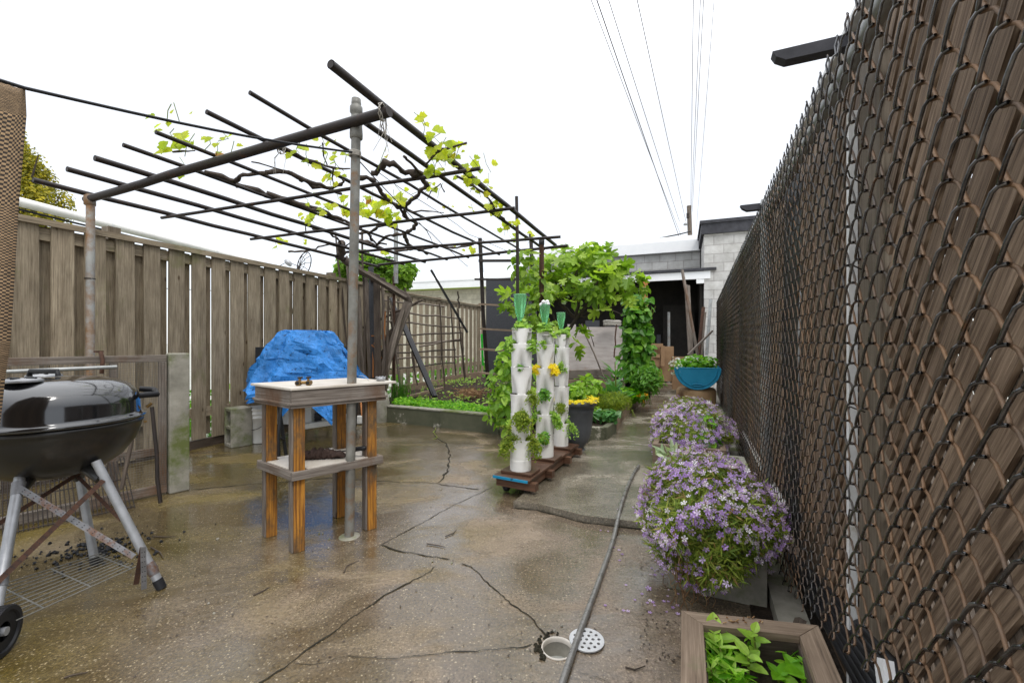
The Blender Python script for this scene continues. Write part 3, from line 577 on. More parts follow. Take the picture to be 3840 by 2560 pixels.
# satellite dish frame
dc = P(1138, 992, 7.6); sd = thing('satellite_dish', (dc.x, dc.y, dc.z-.4), 'skeletal mesh satellite dish peeping over the left fence', 'satellite dish')
g = MB(); U_ = Vector((.35, -.3, .0)).normalized(); V_ = Vector((.1, .05, .99)).normalized(); Wn = U_.cross(V_)
ring = lambda r_, d_: [dc+U_*(.02+r_*1.25*math.cos(a))+V_*(r_*math.sin(a)-.0)+Wn*d_ for a in np.linspace(0, 2*math.pi, 33)[:-1]]
g.tube(ring(.22, 0), .009, 6, closed=True); g.tube(ring(.12, .05), .004, 5, closed=True)
for a in np.linspace(0, 2*math.pi, 11)[:-1]: g.tube([dc+U_*.02-V_*.05+Wn*.07, dc+U_*(.02+.15*math.cos(a))+V_*(.12*math.sin(a)-.0)+Wn*.045, dc+U_*(.02+.275*math.cos(a))+V_*(.22*math.sin(a)-.0)], .0055, 4)
g.build('reflector_frame', m_steel, sd); g = MB(); f_ = P(1077, 982, 7.4); g.tube([f_+Vector((-.03, 0, .03)), f_, f_+Vector((.04, 0, -.035)), f_+Vector((.06, 0, -.07))], [.025, .045, .045, .02], 12); g.build('receiver', m_alu, sd)
g = MB(); g.tube([P(1046, 998, 7.4), f_, dc+Wn*.07-V_*.05], .006, 6); g.tube([dc+Wn*.07-V_*.05, dc+Wn*.07-V_*.9], .02, 8); g.build('arm', m_steel, sd)
# =============== BUILDINGS at the back ===============
b_ = Vector((-.9285, .371, 0)); k_ = Vector((.371, .9285, 0))
def wallbox(mb, o, du, dv, L, D, z0, z1, mi=0):
    """box with footprint o, o+du*L, +dv*D; uv in metres"""
    c = [o, o+du*L, o+du*L+dv*D, o+dv*D]; vs = [Vector((p.x, p.y, z0)) for p in c]+[Vector((p.x, p.y, z1)) for p in c]; fs = []; uvs = []
    for i, l in enumerate((L, D, L, D)):
        j = (i+1) % 4; fs.append((i, j, j+4, i+4)); uvs.append([(0, z0), (l, z0), (l, z1), (0, z1)])
    fs += [(4, 5, 6, 7), (3, 2, 1, 0)]; uvs += [[(0, 0)]*4]*2; mb.add(vs, fs, uvs, mi)
cr_ = Vector((4.32, 9.6, 0))
hb = thing('block_building', cr_, 'white concrete-block building with dark parapet beside the fence end', 'building')
g = MB(); wallbox(g, cr_, -b_, k_, 4.2, 5, 0, 3.45); g.build('wall', m_blk, hb)
g = MB(); wallbox(g, cr_+b_*.06-k_*.06, -b_, k_, 4.4, 5.2, 3.45, 3.68); wallbox(g, cr_+b_*.09-k_*.09, -b_, k_, 4.5, 5.3, 3.68, 3.75); g.build('parapet', m_roofd, hb)
# workshop with open front under a canopy
sh = thing('shed', cr_+b_*2, 'dark open-fronted shed under a white canopy fascia at the end of the path', 'shed')
g = MB(); g2 = MB(); wallbox(g, cr_+b_*.02+k_*1.7, b_, k_, 4.9, 3, 2.75, 3.42); g.build('upper_wall', m_blkd, sh)
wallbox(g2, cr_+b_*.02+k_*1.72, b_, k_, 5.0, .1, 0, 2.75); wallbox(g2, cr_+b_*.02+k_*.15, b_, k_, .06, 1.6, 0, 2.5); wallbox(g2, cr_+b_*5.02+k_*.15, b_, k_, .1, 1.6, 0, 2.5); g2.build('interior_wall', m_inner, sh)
g = MB(); wallbox(g, cr_+b_*.02+k_*1.6, b_, k_, 5.0, 3.2, 3.425, 3.72); wallbox(g, cr_+b_*.02+k_*1.9, b_, k_, 5.0, 3.2, 3.72, 3.9); g.build('roof', m_whitep, sh)
q = cr_+Vector((.12, -.05, 0)); g = MB(); g.bar(q+Vector((0, 0, 2.545)), q+b_*5.0+Vector((0, 0, 2.545)), .03, .17); g.build('fascia', m_whitep, sh)
g = MB(); vs = []
for t in (0, 1):
    o_ = q-b_*.12+b_*5.2*t
    for d_, z in ((-.05, 2.64), (-.05, 2.70), (1.75, 2.86), (1.75, 2.80)): vs.append(o_+k_*d_+Vector((0, 0, z)))
g.add(vs, [(0, 3, 2, 1), (4, 5, 6, 7), (0, 1, 5, 4), (1, 2, 6, 5), (2, 3, 7, 6), (3, 0, 4, 7)]); g.build('canopy_roof', m_roofd, sh)
g = MB(); c = P(2418, 1200, 9.75); g.bar((c.x, c.y, 0), (c.x, c.y, 2.46), .12, .1, k_); g.build('post', m_ptc, sh)
g = MB(); c = q+b_*.2; g.box((c.x, c.y+.02, 2.42), (.16, .05, .12), -.38); g.build('bracket', m_whitep, sh)
g = MB(); c = P(2508, 1300, 10.2); g.tube([(c.x, c.y, .05), (c.x, c.y, 1.75)], .035, 12); g.build('steel_pipe', m_galv, sh)
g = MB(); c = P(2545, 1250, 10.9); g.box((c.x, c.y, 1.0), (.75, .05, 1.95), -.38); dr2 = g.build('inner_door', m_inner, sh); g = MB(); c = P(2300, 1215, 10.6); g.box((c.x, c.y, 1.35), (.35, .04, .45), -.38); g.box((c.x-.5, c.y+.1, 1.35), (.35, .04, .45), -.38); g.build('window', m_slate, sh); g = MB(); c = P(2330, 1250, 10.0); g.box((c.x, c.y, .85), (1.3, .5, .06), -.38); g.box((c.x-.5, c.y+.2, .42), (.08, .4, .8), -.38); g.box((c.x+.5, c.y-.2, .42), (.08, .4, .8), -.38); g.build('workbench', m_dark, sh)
g = MB(); c = P(2470, 1250, 10.9); g.box((c.x, c.y, .95), (.10, .04, .55), -.38); g.build('window_slit', m_slate, sh)
# left low building beyond the fence
o_ = Vector((-7.4, 17.6, 0)); d1 = Vector((.955, -.297, 0)); d2 = Vector((.297, .955, 0))
lb = thing('garage_building', o_, 'low cream block building with white roof beyond the far fence', 'building')
g = MB(); wallbox(g, o_, d1, d2, 9.5, 6, 0, 3.02); g.build('wall', m_blkc, lb)
g = MB(); wallbox(g, o_-d1*.2-d2*.25, d1, d2, 9.9, .3, 3.02, 3.28); vs = []
for t in (0, 9.9):
    o2 = o_-d1*.2-d2*.27+d1*t
    for dd, z in ((0, 3.281), (0, 3.35), (3.3, 4.1), (6.6, 3.35), (6.6, 3.281)): vs.append(o2+d2*dd+Vector((0, 0, z)))
g.add(vs, [(0, 4, 3, 2, 1), (5, 6, 7, 8, 9), (0, 1, 6, 5), (1, 2, 7, 6), (2, 3, 8, 7), (3, 4, 9, 8), (4, 0, 5, 9)]); g.build('roof', m_whitep, lb)
g = MB(); g.bar(o_-d2*.27+Vector((0, 0, 2.99)), o_+d1*9.5-d2*.27+Vector((0, 0, 2.99)), .05, .05); g.build('gutter', m_moss, lb)
# utility pole and wires
up = P(2590, 900, 30); pole = thing('utility_pole', (up.x, up.y, 0), 'wooden utility pole with lamp behind the block building', 'utility pole')
g = MB(); zt = H+508*30/F; g.tube([(up.x+.25, up.y, 0), (up.x-.12, up.y, zt)], [.19, .15], 12); g.build('pole', m_stick, pole)
g = MB(); g.tube([(up.x-.1, up.y, zt-1.25), (up.x-.35, up.y-.1, zt-1.25)], .03, 6); g.lathe([(.0, .1), (.12, .05), (.15, -.08), (.0, -.12)], (up.x-.4, up.y-.1, zt-1.3), 10); g.build('street_lamp', m_alu, pole)
g = MB(); g.tube([(up.x-.25, up.y-.1, zt-.9), (up.x-.25, up.y-.1, zt-.55)], .09, 8); g.build('transformer', m_steel, pole)
wires = [((2221, 0), (2560, 900), .014), ((2242, 0), (2553, 905), .022), ((2286, 0), (2548, 830), .016), ((2392, 0), (2572, 830), .016), ((2600, 0), (2590, 790), .014), ((2626, 0), (2592, 795), .013), ((2638, 0), (2596, 795), .013), ((2677, 0), (2612, 850), .010)]
wl = ['leftmost', 'second from left and thickest', 'third from left', 'fourth from left, steepest of its group', 'first of the right cluster', 'second of the right cluster', 'third of the right cluster', 'rightmost and faintest']
for ((u0, v0), (u1, v1), r_), l in zip(wires, wl):
    A = P(u0, v0, 12); B = P(u1, v1, 30.); d_ = A-B; A2 = A+d_*.5; pts = [A2.lerp(B, t)+Vector((0, 0, -.5*4*t*(1-t)*0.2)) for t in np.linspace(0, 1, 14)]
    g = MB(); g.tube(pts, r_*.75, 5); tag(g.build('overhead_wire', m_steel), 'overhead utility wire, '+l, 'wire', 'overhead utility wires')
for k, (pts, l) in enumerate((([P(2345, 920, 20), P(2440, 900, 20), P(2540, 880, 20), P(2590, 868, 20)], 'frayed cable running low from roof to utility pole'), ([P(2515, 912, 22), P(2560, 900, 22), P(2592, 893, 22)], 'thick short cable beside the utility pole foot'))):
    g = MB(); g.tube(pts, .03, 5); tag(g.build('cable', m_black), l, 'cable')
# trees beyond
def tree(c, r, n, mat, label, size, trunk=.12):
    t = thing('tree', (c[0], c[1], 0), label, 'tree'); g = MB(); g.tube([(c[0], c[1], 0), (c[0]+.1, c[1], c[2]*.6), (c[0], c[1], c[2])], [trunk, trunk*.8, trunk*.3], 8)
    for k in range(9):
        a = rnd(0, 6.3); g.tube([(c[0], c[1], c[2]-r[2]*rnd(.2, .9)), (c[0]+r[0]*.8*math.cos(a), c[1]+r[1]*.8*math.sin(a), c[2]+r[2]*rnd(-.3, .5))], [trunk*.3, trunk*.08], 5)
    g.build('trunk', m_bark, t); g = MB()
    for k in range(26):
        d = Vector((random.gauss(0, 1), random.gauss(0, 1), random.gauss(0, 1))).normalized()*rnd(.45, 1); cc = (c[0]+d.x*r[0]*.8, c[1]+d.y*r[1]*.8, c[2]+d.z*r[2]*.8)
        p, nn = ell(n//26, cc, (r[0]*.33, r[1]*.33, r[2]*.3)); g.scatter(T_OV, p, jit(nn), sz(len(p), size*.7, size*1.3))
    g.build('crown', mat, t); return t
p = P(115, 680, 9); tree((p.x-.25, p.y, p.z-.3), (.85, .85, 1.6), 16000, lf_yg, 'yellow-green conifer rising behind the left fence', .06)
p = P(1350, 1010, 13); tree((p.x, p.y, p.z-.15), (.9, .9, .72), 2200, lf_tree, 'small green tree behind the fence corner, left of the light post', .16)
p = P(1490, 1012, 13.5); tree((p.x, p.y, p.z-.2), (.72, .8, .62), 1800, lf_tree, 'green tree whose crown shows right of the light grey corner post', .16)
# =============== PERGOLA of pipes ===============
ZB = 2.236; ZR = 2.285
pg = thing('pipe_pergola', G(1310, 2010), 'pergola of dark rusty pipes on a galvanised post, over the patio', 'pergola')
def wob(a, b, n=6, s=.006): return [a.lerp(b, i/n)+Vector((rnd(-s, s), rnd(-s, s), rnd(-s, s)))*(0 < i < n) for i in range(n+1)]
fpost = G(1310, 2010); ftop = P(1336, 372, 2.33)
g = MB(); g.tube([fpost, fpost.lerp(ftop, .5), ftop-Vector((0, 0, .12))], .0245, 18)
g.build('post', m_postg, pg)
g = MB(); dz = (ftop-fpost).normalized()
def coll(q, prof): g.lathe([(r_, z) for r_, z in prof], q, 18)
coll(ftop, [(.0, .0), (.024, .0), (.026, -.03), (.024, -.035), (.033, -.045), (.033, -.075), (.026, -.085), (.026, -.10), (.032, -.105), (.031, -.15), (.034, -.19), (.033, -.215), (.026, -.22)]); g.build('pipe_coupling', m_postg, pg)
g = MB(); 
c = P(1331, 577, 2.31)
for k in range(4): g.tube([c+Vector((.029*math.cos(a), .029*math.sin(a), -.012+k*.007)) for a in np.linspace(0, 2*math.pi, 15)[:-1]], .0042, 5, closed=True)
g.build('rope_binding', m_rope, pg)
g = MB(); g.lathe([(.0, .004), (.05, .003), (.055, .0)], fpost, 16); g.build('footing', m_conc, pg)
A = U(337, 745, ZB-.085); B = U(1460, 418, ZB)
g = MB(); g.tube(wob(A-(B-A).normalized()*.05, B, 8, .004), .0275, 14); g.build('front_beam', m_steel, pg)
for ci, (l, r_, zz) in enumerate((((606, 817), (1800, 632), ZB-.01), ((940, 897), (1930, 780), ZB-.01), ((1300, 945), (2102, 888), ZB-.01), ((1420, 993), (2129, 921), ZB-.02))):
    g = MB(); g.tube(wob(U(l[0], l[1], zz-.06), U(r_[0], r_[1], zz), 8, .004), (.0135, .0145, .0165, .018)[ci], 10); g.build('cross_beam', m_steel, pg)
dr = Vector((.388, 1, 0)).normalized()
ends = [((1240, 241), (2083, 919), .021), ((937, 348), None, .0115), ((775, 420), None, .0135), ((584, 496), None, .0125), ((462, 544), None, .0135), ((355, 593), None, .019), ((251, 634), None, .0185), ((124, 675), None, .019)]
for ei, (e0, e1, r_) in enumerate(ends):
    zr = ZR-.085*ei/7; bb = [U(1420, 993, zr), U(2129, 921, zr)]
    a = U(e0[0], e0[1], zr)
    if e1: b = U(e1[0], e1[1], zr)
    else:   # run until the rear beam line
        d = bb[1]-bb[0]; den = dr.x*d.y-dr.y*d.x; t = ((bb[0].x-a.x)*d.y-(bb[0].y-a.y)*d.x)/den; b = a+dr*(t+.12)
    d = (b-a).normalized(); h_ = MB(); h_.tube([a, a+d*.004], r_*.8, 12)
    g = MB(); g.tube(wob(a, b, 9, .006), r_, 12, cap=False); g.lathe([], (0, 0, 0)) if False else None
    g.tube([a+d*.05, a], r_*.82, 12, cap=True); g.tube([b-d*.05, b], r_*.82, 10); g.build('rafter', m_steel, pg)
g = MB(); g.tube(wob(U(1372, 462, ZR-.02), U(2040, 935, ZR-.02), 8, .004), .0165, 12); g.build('rafter', m_steel, pg)
g = MB(); lp = Vector((A.x, A.y, 0)); g.tube([lp, lp+Vector((.005, 0, A.z+.03))], .027, 14); g.lathe([(.036, 0), (.036, -.07), (.027, -.075)], (A.x, A.y, A.z+.02), 14); g.build('post', m_rustp, pg)
rl = P(1477, 1040, 6.25); g = MB(); g.tube([(rl.x, rl.y, .1), (rl.x, rl.y, 1.6), (rl.x, rl.y, 2.0)], .021, 10); g.build('post', m_rust, pg)
g = MB(); g.tube([(rl.x+.03, rl.y, 1.9), (rl.x+.03, rl.y, P(1477, 842, 6.25).z)], .032, 12); g.build('post_extension', m_galv, pg)
rr_ = P(2031, 925, 5.15); g = MB(); g.tube([(rr_.x, rr_.y, .1), (rr_.x, rr_.y, 2.22)], .03, 12); g.build('post', m_rust, pg)
g = MB(); g.lathe([(0, .06), (.034, .055), (.034, .0), (.03, -.01)], (rr_.x, rr_.y, 2.22), 12); g.build('cap', m_black, pg)
for (a, b, c_, r_) in (((1330, 585), (1560, 830), (1755, 1000), .004), ((1410, 640), (1760, 880), (1900, 940), .0025)):
    g = MB(); g.tube(wob(U(a[0], a[1], 2.2), U(b[0], b[1], 2.2), 5, .01)[:-1]+wob(U(b[0], b[1], 2.2), U(c_[0], c_[1], 2.2), 5, .01), r_, 5); g.build('tie_wire', m_steel, pg)
g = MB()
g.tube(wob(P(345, 1062, 3.5), P(1345, 1122, 6.6), 6, .01), .0035, 5); g.build('tie_wire', m_steel, pg); g = MB(); g.tube([lp+Vector((.03*math.cos(a), .03*math.sin(a), P(345, 1062, 3.55).z)) for a in np.linspace(0, 6.28, 9)[:-1]], .005, 5, closed=True)
g.build('tie_wire', m_steel, pg)
for u, v in ((1052, 550), (1432, 420), (1440, 470)):
    g = MB(); c = U(u, v, ZB); 
    for k in range(3): g.tube([c+Vector((rnd(-.01, .01), .042*math.cos(a), .042*math.sin(a))) for a in np.linspace(0, 2*math.pi, 11)[:-1]], .003, 4, closed=True)
    for k in range(4): g.tube([c+Vector((0, 0, -.03)), c+Vector((rnd(-.04, .04), 0, -.07)), c+Vector((rnd(-.06, .06), 0, -.12-rnd(0, .05)))], .0012, 4)
    g.build('rope_tie', m_rope, pg)
# black cord from the post to the woven cloth
ca = P(1326, 572, 2.29); cb = P(95, 331, 1.30); cc = P(-60, 283, 1.18)
g = MB(); g.tube([cc, cb]+[cb.lerp(ca, t)+Vector((0, 0, -.02*math.sin(math.pi*t))) for t in np.linspace(.1, 1, 9)], .0055, 7)
tag(g.build('clothesline', m_black), 'thin black cord strung from pergola post to the woven cloth', 'cord')
g = MB(); rows = [(300, 331, 95), (427, 430, 90), (772, 772, 52), (1000, 1000, 33), (1280, 1280, 14), (1420, 1420, -4), (1700, 1700, -30)]; pts = []
for i in range(25):
    t = i/24*(len(rows)-1); k = min(int(t), len(rows)-2); f_ = t-k; ue = rows[k][2]*(1-f_)+rows[k+1][2]*f_; ve = rows[k][1]*(1-f_)+rows[k+1][1]*f_
    E = P(ue, ve, 1.30)
    for j in range(14): s_ = j/13; pts.append(E+Vector((-.42*s_, -.12*s_+.018*math.sin(s_*22+i*.1), (.055 if i < 3 else .02)*s_)))
g.sheet(pts, 25, 14)
# uvs in metres
g.uv = []
for i in range(24):
    for j in range(13): g.uv += [(i*.06, j*.032), ((i+1)*.06, j*.032), ((i+1)*.06, (j+1)*.032), (i*.06, (j+1)*.032)]
sc_ = g.build('hanging_cloth', m_weave); so_ = sc_.modifiers.new('solid', 'SOLIDIFY'); so_.thickness = .004
tag(sc_, 'brown and black woven cloth hanging from the cord at left edge', 'cloth')
# =============== GRAPE VINE ===============
vine = thing('grape_vine', P(1437, 1470, 6.3), 'gnarled old grapevine climbing from the corner over the pergola pipes', 'vine')
def z8(*p): return [(1000+x*.4464, 300+y*.4464) for x, y in p]
def z1(*p): return [(x*.689, 200+y*.689) for x, y in p]
vp = [(z8((0, 955), (120, 1000), (230, 1020), (330, 1075), (450, 1100), (560, 1150), (690, 1200), (800, 1240)), .02), (z8((0, 770), (60, 765), (180, 780), (260, 820), (370, 855), (450, 880), (540, 910)), .016), (z8((540, 910), (620, 880), (650, 860), (640, 840)), .012),
 (z8((770, 830), (830, 825), (900, 850), (920, 870), (950, 930), (1000, 985), (1060, 1040), (1130, 1090), (1160, 1140)), .018),
 (z8((885, 800), (920, 780), (950, 745), (990, 700), (1070, 710), (1110, 740), (1160, 775), (1230, 780), (1300, 790), (1310, 840), (1350, 880), (1340, 915), (1280, 930), (1260, 980), (1210, 1010), (1170, 1060), (1160, 1140), (1200, 1170), (1260, 1215), (1210, 1270), (1100, 1300), (1000, 1310), (950, 1350), (920, 1400), (880, 1370)), .019),
 (z8((1210, 1110), (1300, 1100), (1400, 1105), (1490, 1115)), .007), (z8((1150, 1290), (1180, 1360), (1220, 1400), (1290, 1430), (1350, 1460)), .02), (z8((1080, 1440), (1150, 1430), (1230, 1420), (1350, 1415), (1450, 1395), (1600, 1410), (1740, 1380)), .016),
 (z1((1120, 650), (1200, 670), (1280, 700), (1320, 660), (1390, 650), (1450, 650), (1550, 640), (1620, 670), (1700, 720), (1800, 740), (1858, 765)), .017), (z1((1280, 710), (1400, 750), (1500, 790), (1600, 810), (1700, 840), (1858, 900)), .02), (z1((1370, 590), (1450, 610), (1550, 640)), .006), (z1((940, 535), (1000, 535), (1060, 530)), .006),
 (z8((180, 1440), (320, 1440), (410, 1420), (450, 1395), (530, 1380), (600, 1400), (650, 1400), (700, 1370)), .012), (z8((1330, 725), (1380, 660), (1440, 590), (1500, 580), (1680, 530)), .008), (z8((1600, 810), (1700, 870), (1820, 950), (1880, 1020), (1920, 1090), (2000, 1180), (2090, 1240)), .009),
 (z8((160, 580), (320, 660), (500, 720), (600, 745), (700, 745)), .008), (z8((470, 530), (480, 640), (510, 720)), .005), (z8((560, 740), (550, 820), (560, 880)), .006), (z8((640, 1400), (600, 1340), (520, 1280), (380, 1250)), .015), (z8((780, 1290), (870, 1280), (940, 1230), (1060, 1210)), .014), (z8((330, 1290), (325, 1200), (400, 1160)), .006),
 (z8((1280, 1200), (1340, 1260), (1380, 1330), (1395, 1370)), .005), (z8((850, 1270), (880, 1340), (920, 1370), (1010, 1380)), .016), (z8((1300, 790), (1180, 665), (1150, 640)), .012), (z8((760, 1340), (850, 1360), (930, 1400), (1020, 1440)), .02), (z8((1490, 940), (1460, 870), (1380, 940), (1350, 1000)), .005)]
gv = MB()
def gnarl(pts, r_, n=7):
    P2 = []; 
    for a, b in zip(pts[:-1], pts[1:]):
        m = max(2, int((b-a).length/.05))
        for i in range(m): P2.append(a.lerp(b, i/m)+Vector((rnd(-1, 1), rnd(-1, 1), rnd(-1, 1)))*r_*.45)
    P2.append(pts[-1]); rs = [r_*rnd(.72, 1.25)*(1-.35*i/len(P2))*(1.45 if random.random() < .1 else 1) for i in range(len(P2))]
    gv.tube(P2, rs, n); return P2
for pts, r_ in vp: gnarl([U(u, v, 2.25+rnd(-.02, .02)) for u, v in pts], r_*1.05)
gv.build('branches', m_bark, vine)
gv = MB(); Q = lambda x, y, Y=6.3: P(1250+x*.4785, 850+y*.4785, Y)
gnarl([Q(370, 1170), Q(400, 1000), Q(450, 830), Q(520, 700), Q(585, 590), Q(560, 540), Q(450, 480, 6.2), Q(330, 400, 6.1), Q(190, 330, 6.0), Q(90, 270, 5.9), Q(50, 230, 5.8), Q(60, 120, 5.6)], .062, 10)
gnarl([Q(400, 1170), Q(440, 1000), Q(530, 760), Q(590, 600)], .045, 8); gnarl([Q(230, 795), Q(400, 715), Q(520, 655), Q(700, 575)], .022, 8)
gnarl([Q(585, 590), Q(565, 530), Q(565, 480)], .02, 6)
gv.build('trunk', m_bark, vine)
gl_ = MB(); clus = [(640, 500, 3, 1.4), (655, 545, 4, 1.5), (700, 545, 3, 1.2), (690, 615, 2, 1.1), (790, 540, 3), (820, 560, 3), (850, 520, 2), (862, 550, 2), (620, 415, 2, .8), (660, 440, 2, .7), (1105, 560, 3, 1), (1145, 580, 3, 1), (1215, 540, 3, .7), (1230, 575, 3, .8), (1250, 620, 4, .8), (1270, 625, 3, .8), (1240, 665, 3, .7), (1235, 690, 4, .9), (1275, 745, 4, .8), (1290, 785, 5), (1210, 780, 5, .9), (1160, 820, 6, 1), (1125, 815, 3, .8), (1155, 750, 3, .7), (1430, 590, 2, .7), (1300, 580, 2, .7), (1360, 775, 6, 1.1), (1380, 785, 5, 1), (1410, 780, 6, 1.1), (1440, 790, 6, 1.1), (1475, 745, 4, 1.3), (1460, 800, 4, 1.2), (1500, 720, 3, .9), (1390, 745, 3, .8), (1480, 830, 3, .8), (1585, 450, 2, .8), (1605, 480, 3, .8), (1640, 515, 4, 1.2), (1655, 555, 4, 1.2), (1625, 580, 4, 1.2), (1650, 610, 4, 1.2), (1620, 635, 4, 1.1), (1680, 590, 5, 1.3), (1700, 570, 4, 1.1), (1725, 565, 3, .8), (1690, 605, 4), (1755, 640, 4, 1.3), (1775, 645, 3, 1.2), (1825, 615, 2, 1), (1780, 605, 2, .8), (1740, 670, 4), (1770, 690, 4), (1790, 710, 3), (1830, 685, 2, .7), (1615, 700, 3, .8), (1640, 715, 2, .6), (1850, 770, 5, 1), (1865, 800, 4, 1), (1780, 790, 2, .9), (1840, 760, 3), (1905, 845, 3), (1930, 835, 3, .9), (1890, 865, 2, .7), (1920, 890, 3, .8), (1440, 950, 3), (1050, 905, 3, .8), (1040, 920, 2, .8), (1680, 785, 2, .6), (1720, 925, 2, .6), (1770, 930, 3, .7), (1785, 940, 2, .6), (1140, 900, 2, .5), (1990, 890, 3, .8), (1560, 720, 2, .5)]
gs = MB()
for c in clus:
    u, v, n = c[:3]; s = (c[3] if len(c) > 3 else 1)*.052*1.22
    c0 = U(u, v, 2.27); k = min(1.6, max(.9, c0.y/3.2))
    for i in range(n):
        p = c0+Vector((rnd(-.05, .05), rnd(-.05, .05), rnd(-.05, .05))); gl_.scatter(T_GRAPE, [p], [(rnd(-.5, .5), -1+rnd(-.5, .5), rnd(.1, 1.0))], [s*rnd(.6, 1.25)*k], droop=.9)
    gs.tube([c0+Vector((rnd(-.04, .04), rnd(-.04, .04), rnd(-.09, -.02))), c0+Vector((rnd(-.02, .02), 0, 0)), c0+Vector((rnd(-.05, .05), 0, rnd(.02, .08)))], .0022, 4)
gl_.build('leaves', lf_grape, vine); gs.build('shoots', m_moss, vine, kind='stuff')
# =============== CORNER CLUTTER ===============
stk = [((1258, 870), (1312, 1410), .013, m_dark, 'thin dark pole leaning at the corner'), ((1358, 868), (1372, 1400), .014, m_dark, 'tall dark pole rising past the pergola behind the white post'), ((1372, 1040), (1390, 1425), .035, m_stick, 'broad grey plank upright among the corner poles'), ((1391, 1000), (1402, 1425), .045, m_slate, 'slate-blue board upright in the corner'), ((1412, 1030), (1418, 1410), .055, m_dark, 'wide dark brown board upright in the corner'), ((1340, 1085), (1352, 1420), .028, m_stick, 'grey stake standing left in the corner pile'), ((1346, 1110), (1368, 1430), .022, m_stick, 'crooked stake crossing the corner pile'), ((1433, 1065), (1442, 1400), .02, m_stick, 'pale stake standing beside the rust trellis'), ((1456, 1110), (1448, 1400), .018, m_dark, 'dark stake standing just left of the rusty post'), ((1325, 1100), (1345, 1420), .02, m_dark, 'leaning dark stick at the fence end'), ((1365, 1240), (1340, 1430), .016, m_stick, 'short stick leaning low in the corner pile'), ((1465, 1130), (1500, 1470), .016, m_stick, 'thin stake leaning behind the rusty post'), ((1300, 960), (1335, 1410), .018, m_stick, 'long grey stick leaning against the fence by the post'), ((1385, 1130), (1360, 1420), .02, m_stick, 'slanting stake crossing the grey plank')]
for a, b, r_, m_, l in stk:
    Y = rnd(5.75, 6.2); A_ = P(a[0], a[1], Y+.1); B_ = P(b[0], b[1], Y); B_ = B_+(B_-A_)*((B_.z-.02)/(A_.z-B_.z)); g = MB()
    if r_ > .026: g.bar(A_, B_, r_*1.6, .02, (0, 1, 0))
    else: g.tube(wob(A_, B_, 6, .012), [r_*rnd(.85, 1.2) for _ in range(7)], 6)
    tag(g.build('garden_stake', m_), l, 'stake', 'stakes and boards piled in the fence corner')
q3 = lambda x, y, Y: P(1250+x*.4785, 850+y*.4785, Y)
g = MB(); T = MB()
for x0 in (312, 405): T.bar(q3(x0, 665, 6.1), q3(x0-8 if x0 > 350 else x0, 1180 if x0 < 350 else 930, 6.0), .022, .018)
for y0 in (855, 940, 1028, 1125): T.bar(q3(297, y0, 6.04), q3(420 if y0 < 900 else 380, y0-2, 6.04), .016, .016)
T.bar(q3(320, 920, 6.02), q3(345, 850, 6.02), .014, .014); T.bar(q3(345, 850, 6.02), q3(405, 890, 6.02), .014, .014); T.bar(q3(300, 925, 6.02), q3(370, 985, 6.02), .014, .014)
tag(T.build('trellis_ladder', m_ptc), 'small rust-orange wooden ladder trellis in the fence corner', 'trellis')
# grid trellis of twigs
g = MB(); g2 = MB()
for (x0, y0, x1, y1) in ((395, 575, 870, 625), (400, 660, 1000, 720), (410, 740, 1040, 790), (430, 850, 1010, 828), (470, 925, 1000, 890), (670, 938, 1010, 880), (470, 985, 960, 962), (470, 1035, 1030, 1010), (500, 1108, 950, 1065), (390, 490, 470, 500)):
    g.tube(wob(q3(x0, y0, 7.4), q3(x1, y1, 7.75), 6, .015), .016, 6)
for (x0, y0, x1, y1) in ((580, 640, 640, 1150), (830, 600, 870, 1270), (920, 620, 960, 1165), (975, 640, 1030, 1190), (1010, 830, 1035, 1180), (560, 480, 570, 640), (975, 505, 985, 640), (600, 880, 660, 1240), (440, 560, 450, 760)):
    g2.tube(wob(q3(x0, y0, 7.45), q3(x1, y1, 7.5), 6, .015), .014, 6)
tt = thing('twig_trellis', q3(750, 1180, 7.45), 'large handmade grid trellis of twigs leaning on the far fence', 'trellis'); g.build('horizontal_twigs', m_stick, tt); g2.build('upright_twigs', m_dark, tt)
for a, b, r_, m_, l, Y0, Y1 in (((520, 680), (800, 1330), .033, m_black, 'upper of two long dark bars leaning across the twig trellis', 7.2, 5.95), ((450, 560), (785, 1330), .027, m_black, 'lower of two long dark bars leaning across the twig trellis', 7.1, 5.95), ((765, 338), (1050, 828), .022, m_black, 'dark pointed pole slanting above the far fence', 6.8, 7.2), ((575, 1335), (860, 1262), .03, m_planter, 'narrow board lying at the foot of the far fence', 6.4, 7.2)):
    g = MB(); g.bar(q3(*a, Y0), q3(*b, Y1), r_*1.5, r_*1.2); tag(g.build('leaning_pole', m_), l, 'pole')
g = MB(); g.bar(q3(190, 330, 5.75), q3(570, 560, 5.95), .10, .035, (0, .3, 1)); g.bar(q3(590, 590, 5.95), q3(380, 1160, 5.9), .12, .035, (0, 1, 0)); g.bar(q3(545, 650, 5.9), q3(410, 1170, 5.85), .05, .03, (0, 1, 0))
tag(g.build('bent_planks', m_stick), 'split grey planks bent like an elbow beside the vine trunk', 'planks')
